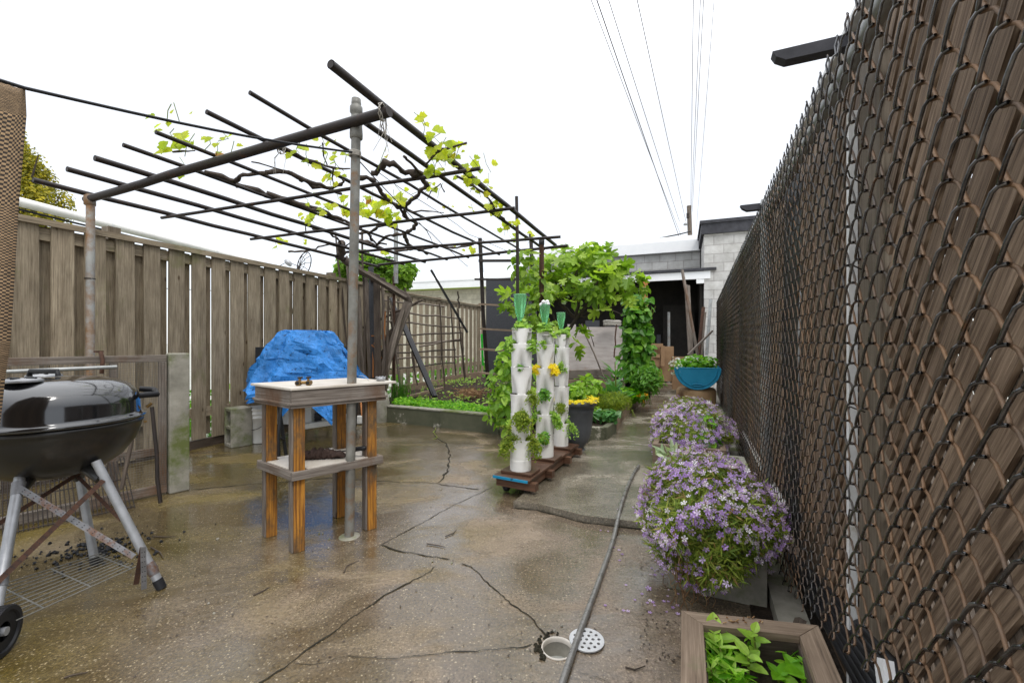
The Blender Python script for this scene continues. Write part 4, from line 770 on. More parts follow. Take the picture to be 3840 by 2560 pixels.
# black-framed bean support and grey panel
def rod(a, b, Ya, Yb, r_, m_, l, c='pole', nm='support_pole', grp=None): g = MB(); g.tube(wob(P(*a, Ya), P(*b, Yb), 4, .004), r_, 8); return tag(g.build(nm, m_), l, c, grp)
rod((1937, 737), (1946, 1480), 4.5, 4.5, .017, m_steel, 'tallest dark steel pole, rising behind the leftmost bottle')
fr = thing('plant_support', P(1831, 1450, 7.5), 'black pipe frame with wooden slats before the grey panel', 'plant frame'); g = MB()
g.tube([P(1800, 893, 7.3), P(1812, 1180, 7.4), P(1831, 1450, 7.5)], .034, 8); g.tube([P(1990, 873, 7.3), P(2003, 1180, 7.3)], .032, 8); g.build('upright', m_steel, fr)
g = MB(); g.bar(P(1795, 978, 7.25), P(2010, 977, 7.2), .05, .04); g.bar(P(1780, 1047, 7.3), P(2010, 1049, 7.2), .04, .03); g.build('crossbar', m_steel, fr)
g = MB()
for v0, v1 in ((1140, 1148), (1232, 1240), (1308, 1318), (1398, 1405)): g.bar(P(1797, v0, 7.35), P(1935, v1, 7.0), .05, .03)
g.build('slat', m_planter, fr)
g = MB(); a = P(1827, 1400, 8.4); b = P(2010, 1400, 8.0); up_ = Vector((0, 0, 1)); g.bar(Vector((a.x, a.y, .3)).lerp(Vector((b.x, b.y, .3)), .5), Vector((a.x, a.y, 2.27)).lerp(Vector((b.x, b.y, 2.27)), .5), 1.02, .05, Vector((.35, 1, 0)))
tag(g.build('grey_panel', m_slate), 'tall dark grey speckled panel behind the climbing beans', 'panel')
g = MB(); g.tube([P(1806, 1252, 9.0), P(1811, 1370, 9.0)], .022, 8); tag(g.build('green_stake', leafmat('green_plastic', [(0, (.02, .5, .03)), (1, (.03, .55, .04))], .4, .1, False)), 'bright green stake between far fence and grey panel', 'stake')
# =============== WORK TABLE ===============
LB = {'f': Vector((-1.078, 2.148, 0)), 'l': Vector((-1.311, 2.317, 0)), 'r': Vector((-.799, 2.405, 0)), 'b': Vector((-1.036, 2.572, 0))}
uu = (LB['l']-LB['f']).normalized(); vv = (LB['r']-LB['f']).normalized()
tb = thing('work_table', (-1.05, 2.36, 0), 'tall homemade wooden table with white top and orange stained legs', 'table')
for k in 'flrb':
    g = MB(); p = LB[k]; g.bar(p+Vector((0, 0, 0)), p+Vector((0, 0, .735)), .056, .052, vv); lg_ = g.build('leg', m_orange, tb, bevel=.003); g = MB(); g.bar(p+uu*.004-vv*.030+Vector((0, 0, .002)), p+uu*.004-vv*.030+Vector((0, 0, .735)), .05, .010, vv); g.build('facing_strip', m_grey, lg_, bevel=.002)
def quadring(mb, dl, dr_, z, t, hgt, mi=0):
    c = [LB['f']-uu*dl-vv*dr_, LB['l']+uu*dl-vv*dr_, LB['b']+uu*dl+vv*dr_, LB['r']-uu*dl+vv*dr_]
    for i in range(4):
        a, b = c[i], c[(i+1) % 4]; d = (b-a).normalized(); mb.bar(a+Vector((0, 0, z))-d*(t/2-.001 if i % 2 else -t/2), b+Vector((0, 0, z))+d*(t/2-.001 if i % 2 else -t/2), t, hgt, (0, 0, 1), mi)
g = MB(); quadring(g, .045, .045, .772, .02, .075); g.build('apron', m_grey, tb, bevel=.002)
g = MB(); quadring(g, .050, .050, .742, .03, .012); quadring(g, .047, .047, .728, .024, .014); g.build('moulding', m_grey, tb, bevel=.002)
g = MB(); c = [LB['f']-uu*.062-vv*.062, LB['r']-uu*.062+vv*.115, LB['b']+uu*.062+vv*.115, LB['l']+uu*.085-vv*.062]; g.prism([(p.x, p.y) for p in c], .8105, .823); g.build('tabletop', m_board, tb, bevel=.002)
g = MB(); quadring(g, .040, .040, .386, .018, .042); g.build('shelf_frame', m_grey, tb, bevel=.002)
def inset(dl, dr_): return [LB['f']-uu*dl-vv*dr_, LB['r']-uu*dl+vv*dr_, LB['b']+uu*dl+vv*dr_, LB['l']+uu*dl-vv*dr_]
c = inset(.03, .03); n1 = .062
def notch(c):
    P_ = []
    for i in range(4):
        p, a, b = c[i], c[i-1], c[(i+1) % 4]; da = (a-p).normalized()*n1; db = (b-p).normalized()*n1; P_ += [p+da, p+da+db, p+db]
    return [(q.x, q.y) for q in P_]
g = MB(); g.prism(notch(c), .398, .410); g.build('shelf_board', m_board, tb)
# glove and wire-handled tool on the shelf
sp = P(1205, 1708, 2.33); sp.z = .41; gd = Vector((.97, .22, 0)).normalized()
gb_ = MB(); pts = []; n_, m_2 = 22, 16
for i in range(n_):
    t = i/(n_-1); c = sp+gd*(-.10+.20*t); w_ = .028*(math.sin(math.pi*min(1, t*.93+.06))**.45)+.006*math.sin(i*2.2)
    for j in range(m_2):
        a = 2*math.pi*j/(m_2-1); sd = Vector((-gd.y, gd.x, 0)); hh = (.026+.006*math.sin(i*1.7+j))*(math.sin(math.pi*min(1, t*.9+.08))**.5); pts.append(c+sd*(w_*math.cos(a)*1.15+.004*math.sin(5*a+i))+Vector((0, 0, .001+hh+hh*math.sin(a)+.003*math.sin(i*3+j*2))))
gb_.sheet(pts, n_, m_2); gb_.add([p for p in pts[:m_2-1]], [tuple(range(m_2-1))]); gb_.add([p for p in pts[-m_2:-1]], [tuple(range(m_2-1))])
gl2 = thing('crumpled_glove', sp, 'crumpled brown cloth glove lying on the white lower shelf', 'glove'); gb_.build('palm', m_glove, gl2)
g = MB()
for k, (dx, dy) in enumerate(((.03, -.03), (.05, -.018), (.06, .0), (.02, .03))): 
    sd = Vector((-gd.y, gd.x, 0)); b0 = sp+gd*(.05+dx*.3)+sd*dy+Vector((0, 0, .02)); g.tube([b0, b0+gd*.035+Vector((0, 0, .006)), b0+gd*.06+sd*.004+Vector((0, 0, -.012))], [.011, .010, .006], 8)
g.build('fingers', m_glove, gl2)
g = MB(); h0 = sp+gd*.08+Vector((.0, .02, .028)); h1 = P(1372, 1678, 2.36); g.tube([h0, h0.lerp(h1, .45)], .004, 6); g.tube([h0.lerp(h1, .42), h0.lerp(h1, .55), h0.lerp(h1, .8), h0.lerp(h1, .93), h1], [.009, .013, .012, .014, .008], 10)
tag(g.build('scraper_handle', m_black), 'black tool handle resting beside the glove on the table shelf', 'tool')
# brass valve on top
bv = P(1140, 1436, 2.2); bv.z = .824; vt = thing('brass_valve', bv, 'small tarnished brass hose valve standing on the white tabletop', 'valve')
g = MB(); x_ = Vector((.95, .3, 0)).normalized(); g.tube([bv+x_*-.03+Vector((0, 0, .014)), bv+x_*.03+Vector((0, 0, .014))], .0085, 10)
for s_ in (-1, 1): g.tube([bv+x_*(.024*s_)+Vector((0, -.016, .013)), bv+x_*(.024*s_)+Vector((0, .012, .013))], .0135, 12); g.tube([bv+x_*(.02*s_)+Vector((0, 0, .02)), bv+x_*(.02*s_)+Vector((0, 0, .036))], .006, 8)
g.build('body', m_brass, vt); g = MB()
for s_ in (-1, 1): g.tube([bv+x_*(.02*s_-.010)+Vector((0, 0, .039)), bv+x_*(.02*s_+.014)+Vector((0, 0, .041))], .005, 8)
g.build('lever', m_black, vt); g = MB()
for s_ in (-1, 1): g.tube([bv+x_*(.024*s_)+Vector((0, -.0165, .013)), bv+x_*(.024*s_)+Vector((0, -.018, .013))], .009, 12)
g.build('opening', m_black, vt)
jar = P(1428, 1418, 2.45); jar.z = .8235; g = MB(); g.lathe([(.001, .001), (.022, .0), (.026, .008), (.028, .018), (.020, .022), (.018, .016)], jar, 16)
for k in range(20): g.tube([jar+Vector((rnd(-.02, .02), rnd(-.02, .02), .015)), jar+Vector((rnd(-.028, .028), rnd(-.028, .028), .024))], .003, 4)
tag(g.build('wire_bowl', m_alu), 'crumpled foil bowl of scraps at the right end of the tabletop', 'bowl')
g = MB(); g.tube([P(1345, 1410, 2.5), P(1360, 1408, 2.5), P(1376, 1418, 2.48), P(1386, 1432, 2.45)], .0018, 5); tag(g.build('thin_wire', m_galv), 'thin curled wire on the tabletop behind the post', 'wire')
# =============== KETTLE GRILL ===============
kc = Vector((-1.98, 1.85, 0)); kt = thing('kettle_grill', kc, 'black kettle charcoal grill on patched metal tube legs', 'grill')
g = MB(); g.lathe([(.0, .468), (.08, .472), (.16, .495), (.22, .54), (.262, .60), (.282, .655), (.286, .68), (.292, .684), (.292, .700), (.284, .703), (.278, .70)], kc, 64); g.build('bowl', m_bowl, kt)
lid = MB(); lid.lathe([(.286, .704), (.300, .706), (.302, .716), (.288, .722), (.283, .735), (.281, .78), (.268, .822), (.24, .856), (.20, .878), (.14, .890), (.06, .896), (.0, .897)], kc, 72); lo = lid.build('lid', m_enamel, kt)
for a, r_ in ((-1.35, .16), (2.6, .17)):
    g = MB(); c = kc+Vector((r_*math.cos(a), r_*math.sin(a), .893)); g.lathe([(.058, -.004), (.060, .004), (.05, .009), (.008, .011), (.0, .013)], c, 24); g.build('vent', m_alu, lo)
g = MB()
for a, r_ in ((-1.35, .16), (2.6, .17)):
    c = kc+Vector((r_*math.cos(a), r_*math.sin(a), .903))
    for k in range(4): b0 = a+k*math.pi/2; g.tube([c+Vector((.016*math.cos(b0), .016*math.sin(b0), 0)), c+Vector((.046*math.cos(b0), .046*math.sin(b0), 0))], .006, 6)
g.build('vent_slots', m_black, lo)
g = MB(); hx = Vector((math.cos(.05), math.sin(.05), 0)); c = kc+Vector((-.05, 0, .9)); g.tube([c-hx*.06, c-hx*.055+Vector((0, 0, .022)), c+hx*.055+Vector((0, 0, .022)), c+hx*.06], .010, 8); g.build('lid_handle', m_black, lo)
hd = Vector((.76, .649, 0)); g = MB(); s_ = Vector((-hd.y, hd.x, 0)); c = kc+hd*.275+Vector((0, 0, .80)); g.tube([c+s_*.07+Vector((0, 0, .02)), c+hd*.055+s_*.06+Vector((0, 0, .012)), c+hd*.062-s_*.06+Vector((0, 0, .0)), c-s_*.07], .013, 10); g.bar(c+hd*.04+s_*.05, c+hd*.04-s_*.05, .05, .012); g.build('side_handle', m_black, lo)
g = MB(); c = kc+hd*.30+Vector((0, 0, .735)); g.tube([c, c+hd*.02+Vector((0, 0, .018))], .007, 6); c = kc+hd*.29+Vector((0, 0, .668)); g.tube([c, c+hd*.012], .006, 6); g.tube([kc+Vector((-.03, -.285, .80)), kc+Vector((-.005, -.287, .80))], .006, 8); g.build('bolt', m_brass, kt)
legs = [(P(380, 1768, 1.80), G(607, 2205)), (P(295, 1768, 2.02), G(357, 2112)), (P(70, 1815, 1.66), P(2, 2190, 1.50))]
for a, b in legs[:2]:
    g = MB(); a2_ = a+(a-b).normalized()*.05; l_ = g.tube([a2_, a2_.lerp(b, .94)], .0165, 14); lg = g.build('leg', m_alu, kt); g = MB(); g.tube([a2_.lerp(b, .93), b], [.019, .018], 12); g.build('rubber_foot', m_black, lg)
a, b = legs[2]; g = MB(); a2_ = a+(a-b).normalized()*.06; b2_ = b+(b-a).normalized()*.10; g.tube([a2_, b2_], .0165, 14); lg3 = g.build('leg', m_alu, kt)
for tw3, rw3 in (([a.lerp(b, -.02), a.lerp(b, .05), a.lerp(b, .12)], [.0205, .019, .018]), ([legs[0][0].lerp(legs[0][1], .78), legs[0][0].lerp(legs[0][1], .83), legs[0][0].lerp(legs[0][1], .88)], [.018, .0205, .018]), ([b.lerp(a, -.02), b.lerp(a, .07)], [.019, .0185])): g = MB(); g.tube(tw3, rw3, 10); g.build('tape_wrap', m_strap, kt)
g = MB()
for b0, r_, d in ((-.68, .20, 1), (.3, .20, 1), (-2.1, .20, 1)): pass
for (a, b) in legs: g = MB(); g.tube([a+Vector((0, 0, -.03)), a.lerp(Vector((kc.x, kc.y, .52)), .35)+Vector((0, 0, .02)), Vector((a.x, a.y, 0)).lerp(kc, .45)+Vector((0, 0, .53))], [.022, .03, .02], 10); g.build('leg_socket', m_bowl, kt)
def strap(p, q, w_=.019, mt=m_strap, nm='brace'):
    g = MB(); vd = (p+q)*.5-Vector((0, 0, H)); ax = (q-p).normalized(); nn = vd-ax*vd.dot(ax); g.bar(p, q, w_, .002, nn, 0); nn.normalize(); sd = ax.cross(nn).normalized(); L = (q-p).length; n = int(L/.022)
    o = g.build(nm, mt, kt); h_ = MB()
    for i in range(1, n): 
        c = p+ax*(i*.022)-nn*.0016
        for s2 in (-.004, .004): h_.add([c+sd*s2+(ax*math.cos(t)+sd*math.sin(t))*.0022 for t in np.linspace(0, 2*math.pi, 9)[:-1]], [tuple(range(8))])
    h_.build('holes', m_black, o)
L0 = legs[0][0].lerp(legs[0][1], .70); strap(legs[2][0]+Vector((.02, -.02, -.005)), L0+Vector((-.02, -.025, 0)), .021)
strap(legs[0][0].lerp(legs[0][1], .06)+Vector((.012, -.02, 0)), legs[2][1]+Vector((.01, -.03, .01)), .018, m_rust); strap(P(300, 1772, 1.9), P(-40, 1985, 1.62), .016, m_rust); strap(legs[1][0]+Vector((0, -.02, 0)), P(455, 1950, 1.92), .014, m_rust)
strap(P(535, 2050, 1.74), P(510, 2190, 1.78), .018, m_rust); strap(P(537, 2050, 1.73), P(540, 2208, 1.76), .018)
# wire shelf between the legs
g = MB(); SA, SB, SC2, SD = P(380, 2072, 1.86), P(510, 2122, 1.76), P(60, 2325, 1.47), P(-120, 2230, 1.55)
for t in np.linspace(0, 1, 11): g.tube([SA.lerp(SB, t), SD.lerp(SC2, t)], .0022, 6)
for t in (.05, .42, .8): g.tube([SA.lerp(SD, t), SB.lerp(SC2, t)], .0025, 6)
g.build('wire_shelf', m_netw, kt)
wc = P(-4, 2370, 1.424); ax = Vector((.93, .36, 0)).normalized(); wheel = MB(); az = Vector((0, 0, 1)); ah = ax.cross(az)
def wring(r_, off): return [wc+ax*off+(ah*math.cos(t)+az*math.sin(t))*r_ for t in np.linspace(0, 2*math.pi, 49)[:-1]]
RW = wc.z
for r0, o0, r1, o1 in ((.03, .012, RW*.75, .014), (RW*.75, .014, RW*.8, .02), (RW*.8, .02, RW*.96, .02), (RW*.96, .02, RW, .014), (RW, .014, RW, -.014), (RW, -.014, RW*.96, -.02), (RW*.96, -.02, .02, -.02)):
    a_, b_2 = wring(r0, o0), wring(r1, o1); wheel.add(a_+b_2, [(i, (i+1) % 48, 48+(i+1) % 48, 48+i) for i in range(48)])
for k in range(36): t = 2*math.pi*k/36; d_ = ah*math.cos(t)+az*math.sin(t); wheel.bar(wc+d_*(RW-.002)-ax*.012, wc+d_*(RW-.002)+ax*.017, .006, .006, d_)
wo = wheel.build('wheel', m_black, kt); g = MB(); g.tube([wc-ax*.03, wc+ax*.02], .014, 12); g.build('hub', m_alu, wo); g = MB(); g.tube([wc-ax*.55, wc], .006, 8); g.build('axle', m_steel, kt)
# =============== COOP FRAME / PANEL at left ===============
cp = Vector((-2.375, 2.985, 0)); cd = Vector((-.446, -.563, 0)).normalized(); cn = Vector((cd.y, -cd.x, 0)); cl = 1.75
g = MB(); c = cp+Vector((.02, .02, 0)); g.bar(c, c+Vector((0, 0, .968)), .115, .10, cn); tag(g.build('concrete_post', m_conc, bevel=.008), 'squat mossy square concrete post at the end of the mesh pen', 'post')
cf = thing('mesh_pen', cp+cd*.8, 'weathered timber pen frame with fine wire mesh behind the grill', 'pen')
g = MB(); s0 = cp+cd*.035; g.bar(s0+Vector((0, 0, .935)), s0+cd*cl+Vector((0, 0, .935)), .035, .045); g.bar(s0+Vector((0, 0, .04)), s0+cd*cl+Vector((0, 0, .04)), .04, .055)
for t in (.022, .27, .95, 1.6): g.bar(s0+cd*t+Vector((0, 0, .069)), s0+cd*t+Vector((0, 0, .911)), .034, .042, cd)
g.bar(s0+cd*.05+Vector((0, 0, .30)), s0+cd*cl+Vector((0, 0, .30)), .02, .05); g.build('frame', m_grey, cf, bevel=.002)
g = MB()
for i in range(int(cl/.016)): p = s0+cd*(i*.016)-cn*.02; g.tube([p+Vector((0, 0, .06)), p+Vector((0, 0, .92))], .0009, 3, cap=False)
for i in range(54): z = .06+i*.016; g.tube([s0+Vector((0, 0, z))-cn*.02, s0+cd*cl+Vector((0, 0, z))-cn*.02], .0009, 3, cap=False)
g.build('wire_netting', m_netw, cf)
g = MB(); q = s0-cn*.10; g.tube([q+cd*.27+Vector((0, 0, .89)), q+cd*cl+Vector((0, 0, .87))], .012, 10); tag(g.build('steel_rod', m_galv), 'grey steel bar lying along the pen just under its top rail', 'rod')
g = MB(); p0 = P(362, 1318, 2.72); g.bar(p0, P(378, 1318, 2.70), .03, .012); g.tube([P(378, 1320, 2.68), P(385, 1350, 2.66), P(381, 1400, 2.66)], .011, 6); tag(g.build('rusty_hook', m_rust), 'rusty metal hook hanging over the pen rail', 'hook')
rk = thing('wire_rack', G(300, 1935), 'dark wire rack with upright bars leaning against the pen', 'rack'); g = MB(); r0 = G(10, 2012); r1 = G(505, 1905); 
for i in range(30):
    t = i/29; b0 = r0.lerp(r1, t)+Vector((0, 0, .005)); tp = b0+Vector((-.12-.05*t, .10, .34-.02*math.sin(t*9))); g.tube([b0, tp], .0028, 5)
for h_ in (0.02, .5, .98): g.tube([r0+Vector((-.12*h_, .10*h_, .005+.34*h_)), r1+Vector((-.17*h_, .10*h_, .005+.34*h_))], .0035, 6)
g.build('bars', m_steel, rk)
rod((570, 1525), (602, 1885), 2.78, 2.72, .011, m_steel, 'dark steel rod standing upright by the pen corner', 'rod', 'upright_rod')
g = MB(); g.bar(P(455, 1835, 2.5), P(495, 1650, 2.62), .02, .01, (0, 1, 0)); tag(g.build('flat_bar', m_dark), 'dark flat bar leaning against the wire rack', 'bar')
# =============== CINDER BLOCK, BUCKET, TARP ===============
B0 = G(867, 1681); t1 = Vector((-.78, .62, 0)).normalized(); t2 = Vector((.62, .78, 0)).normalized(); S = .19
cb = thing('cinder_block', B0, 'mossy two-hole concrete block standing on end by the bucket', 'cinder block'); g = MB(); hgt = .385
for a0, a1, z0, z1 in ((0, .03, 0, hgt), (S-.03, S, 0, hgt), (.0301, S-.0301, 0, .032), (.0301, S-.0301, hgt/2-.016, hgt/2+.016), (.0301, S-.0301, hgt-.032, hgt)):
    g.bar(B0+t1*(a0+a1)/2+t2*S/2+Vector((0, 0, z0)), B0+t1*(a0+a1)/2+t2*S/2+Vector((0, 0, z1)), a1-a0, S, t2) if a1-a0 < .1 else g.bar(B0+t1*a0+t2*S/2+Vector((0, 0, (z0+z1)/2)), B0+t1*a1+t2*S/2+Vector((0, 0, (z0+z1)/2)), S, z1-z0, (0, 0, 1))
g.bar(B0+t1*.0301+t2*(S-.02)+Vector((0, 0, .19)), B0+t1*(S-.0301)+t2*(S-.02)+Vector((0, 0, .19)), .02, .38-.06, (0, 0, 1)) if False else None
g.build('block', m_conc, cb, bevel=.006)
bk = G(975, 1655); bu = thing('bucket', bk, 'white plastic bucket with wire handle beside the cinder block', 'bucket'); g = MB()
g.lathe([(.0, .004), (.118, .002), (.122, .01), (.134, .26), (.142, .262), (.142, .275), (.136, .277), (.137, .30), (.145, .302), (.145, .315), (.137, .318), (.139, .345), (.149, .348), (.149, .362), (.142, .365), (.138, .36), (.12, .03), (.0, .03)], bk, 40); g.build('pail', m_pvc, bu)
g = MB(); pts = [bk+Vector((-.146*math.cos(a), -.10*math.sin(a)-.05*math.sin(a), .30-.15*math.sin(a))) for a in np.linspace(0, math.pi, 12)]; g.tube(pts, .0028, 5); g.build('handle', m_steel, bu)
def drape(name, cx, cy, ang, rows, mat, amp, label, cat, seed=0, n=64, parent=None):
    """rows: (z, half length, half width, pleat)"""
    pts = []; m = 26; g = MB()
    for i in range(m):
        t = i/(m-1)*(len(rows)-1); k = min(int(t), len(rows)-2); f = t-k; f = f*f*(3-2*f); z, a, b, pl = [rows[k][q]*(1-f)+rows[k+1][q]*f for q in range(4)]
        for j in range(n+1):
            th = 2*math.pi*j/n; c, s_ = math.cos(th), math.sin(th); pw = .55; x = a*abs(c)**pw*(1 if c >= 0 else -1); y = b*abs(s_)**pw*(1 if s_ >= 0 else -1)
            pn = noise.noise(Vector((c*2.4, s_*2.4, z*1.2+seed)))*.11+noise.noise(Vector((c*7, s_*7, z*3+seed)))*.045+(1-abs(noise.noise(Vector((c*4+z, s_*4, z*5+seed))))*2)*.03-.02
            q = 1+pl*pn*amp*3; xr = x*q*math.cos(ang)-y*q*math.sin(ang); yr = x*q*math.sin(ang)+y*q*math.cos(ang)
            low = .10*noise.noise(Vector((c*1.5, s_*1.5, seed)))*(i/(m-1))**3
            jj = .007*(i > 0); pts.append(Vector((cx+xr+rnd(-jj, jj), cy+yr+rnd(-jj, jj)-.05*(1-z)*0, z+rnd(-jj, jj)+.012*noise.noise(Vector((x*7, y*7, seed)))+low)))
    g.sheet(pts, m, n+1, smooth=False); g.add([p for p in pts[:n]], [tuple(range(n-1, -1, -1))]); return g
tc_ = P(1158, 1400, 4.5)
g = drape('t', tc_.x+.0, tc_.y, .30, [(1.165, .22, .14, .2), (1.15, .26, .17, .5), (1.02, .34, .24, 1), (.88, .40, .30, 1.2), (.74, .46, .34, 1.4), (.6, .51, .37, 1.6), (.50, .53, .38, 2)], m_tarp, 1, '', '')
# hanging corners of the tarp
def corner(a, b, tip, nn=14):
    pts = []
    for i in range(nn):
        t = i/(nn-1)
        for j in range(nn): s_ = j/(nn-1); e0 = a.lerp(b, s_); q = e0.lerp(tip, t); q = e0+(tip-e0)*t; pts.append(q+Vector((rnd(-.004, .004), -.03*math.sin(s_*9+t*5)*(1-t)+rnd(-.004, .004), 0)))
    g.sheet(pts, nn, nn, smooth=False)
corner(P(1150, 1500, 3.95), P(1295, 1480, 4.1), P(1243, 1594, 3.95)); corner(P(1010, 1370, 4.45), P(1090, 1490, 4.1), P(922, 1513, 4.25)); corner(P(1270, 1280, 4.4), P(1310, 1330, 4.4), P(1352, 1408, 4.35)); corner(P(1000, 1440, 4.0), P(1160, 1440, 4.0), P(1060, 1560, 4.02))
tp_ = g.build('blue_tarp', m_tarp); tag(tp_, 'crumpled shiny blue tarp draped over a covered barbecue by the fence', 'tarp'); s_ = tp_.modifiers.new('solid', 'SOLIDIFY'); s_.thickness = .002
ct = thing('barbecue_cart', G(1150, 1645), 'white barbecue cart half hidden under the blue tarp', 'cart'); g = MB()
gx_ = G(1140, 1650); g.box((gx_.x-.12, gx_.y+.20, .35), (.42, .34, .38), -.1); g.build('cabinet', m_white, ct, bevel=.006)
g = MB(); a = P(1095, 1612, 4.35); b = P(1285, 1568, 4.75); g.bar((a.x, a.y, .17), (b.x, b.y, .17), .06, .05); g.bar((a.x-.02, a.y+.35, .17), (b.x-.02, b.y+.3, .17), .06, .05); g.prism([(a.x, a.y+.04), (b.x, b.y+.04), (b.x, b.y+.35), (a.x, a.y+.38)], .13, .15); g.build('bottom_shelf', m_white, ct)
g = MB(); 
for p in ((a.x+.02, a.y+.03), (b.x-.02, b.y+.03), (b.x-.02, b.y+.32)): g.lathe([(.0, 0), (.035, .005), (.04, .04), (.035, .075), (0, .08)], (p[0], p[1], 0), 12)
g.build('caster', m_black, ct); g = MB(); g.box((gx_.x-.1, gx_.y+.24, .78), (.9, .36, .42), .25); g.build('firebox', m_black, ct)
g = MB(); 
for k in range(40): c = P(rnd(1150, 1210), rnd(1525, 1590), 4.62); g.tube([c, c+Vector((rnd(-.03, .03), .02, rnd(-.03, .03)))], [rnd(.02, .035), .01], 6)
tag(g.build('bag_of_charcoal', m_greypot), 'dark bundle of bags on the cart shelf behind the table legs', 'bags')
for a, b, l, Y in (((1042, 1518), (1045, 1790), 'x', 3.45), ((1058, 1518), (1078, 1775), 'x', 3.5)): pass
g = MB(); g.tube([P(1054, 1520, 3.6), P(1043, 1640, 3.5), (P(1043, 1752, 3.5).x, 3.52, 0)], .014, 8); g.tube([P(1046, 1520, 3.6), P(1063, 1640, 3.62), (P(1078, 1740, 3.65).x, 3.65, 0)], .014, 8); g.tube([P(1046, 1640, 3.52), P(1064, 1650, 3.62)], .01, 6)
tag(g.build('folding_stand', m_black), 'thin black folding stand legs seen between the table legs', 'stand')
# broom, roll, sack by the bed corner
br_ = G(1356, 1592); bo = thing('broom', br_, 'white push broom head with orange handle behind the table', 'broom'); g = MB(); g.bar(br_+Vector((-.17, -.02, .06)), br_+Vector((.10, .06, .06)), .06, .10); g.build('bristles', m_pvc, bo, bevel=.01); g = MB(); g.tube([br_+Vector((0, .02, .10)), P(1352, 1500, 5.6), P(1346, 1400, 5.8)], .013, 8); g.build('handle', m_ptc, bo)
sg = G(1422, 1582); g = MB(); g.lathe([(.0, .42), (.05, .41), (.10, .36), (.115, .25), (.12, .1), (.11, .0)], sg+Vector((0, .05, 0)), 20); tag(g.build('stone_slab', m_conc), 'rounded grey stone standing at the left end of the bed wall', 'stone')
g = MB(); g.tube([P(1330, 1510, 5.4), P(1325, 1600, 5.3)], .04, 8); tag(g.build('black_tube', m_black), 'black tube standing beside the broom behind the table', 'tube')
# =============== TOWER PLANTERS on a dolly ===============
FL, FR, BR_ = Vector((-.13, 2.924, 0)), Vector((.112, 2.795, 0)), Vector((.597, 3.79, 0)); BL = FL+(BR_-FR)
dl = thing('plant_dolly', (FL+BR_)*.5, 'long low wooden dolly carrying the three white planter towers', 'dolly'); V2 = lambda p: (p.x, p.y)
g = MB(); g.prism([V2(p) for p in (FL, FR, BR_, BL)], .118, .138); g.build('platform', m_wetw, dl, bevel=.003)
e1 = (FL-FR).normalized(); e2 = (BR_-FR).normalized()
g = MB(); g.bar(FL-e2*.004+Vector((0, 0, .128))-e1*.002, FR-e2*.004+Vector((0, 0, .128))+e1*.01, .008, .016); g.build('blue_edge', m_bluepl, dl)
g = MB()
for t in (.04, .35, .75, 1.04): g.bar(FL+e2*t-e1*.02+Vector((0, 0, .09)), FR+e2*t-e1*.04+Vector((0, 0, .09)), .05, .05)
g.bar(FL+e2*.02-e1*.03+Vector((0, 0, .09)), BL-e2*.02-e1*.03+Vector((0, 0, .09)), .03, .055); g.bar(FR+e1*.03+e2*.02+Vector((0, 0, .09)), BR_+e1*.03-e2*.02+Vector((0, 0, .09)), .03, .055); g.build('bearer', m_wetw, dl)
for t, s_ in ((.1, .05), (.1, .22), (1.0, .05), (1.0, .22)):
    c = FR+e1*s_+e2*t; g = MB(); g.lathe([(0, 0.002), (.02, .008), (.03, .03), (.02, .052), (0, .058)], c, 12); g.build('caster', m_black, dl)
tow = [((1952, 1758), .072, [(1.037, 'LR'), (.874, 'F'), (.688, 'LR'), (.55, 'F'), (.37, 'LR')], 1.14), ((2042, 1708), .070, [(1.03, 'F'), (.845, 'LR'), (.665, 'F'), (.49, 'LR'), (.33, 'F')], 1.125), ((2104, 1668), .062, [(1.0, 'LR'), (.845, 'F'), (.665, 'LR'), (.50, 'F'), (.355, 'LR')], 1.11)]
labs = ['nearest white planter tower with trailing plants, on the front of the dolly', 'middle white planter tower with yellow flowers in its side pockets', 'farthest white planter tower, partly behind the middle one']
bl_ = ['green glass bottle upside down in the nearest tower', 'green bottle with white foam on its end, in the middle tower', 'shortest green bottle, upside down in the farthest tower']
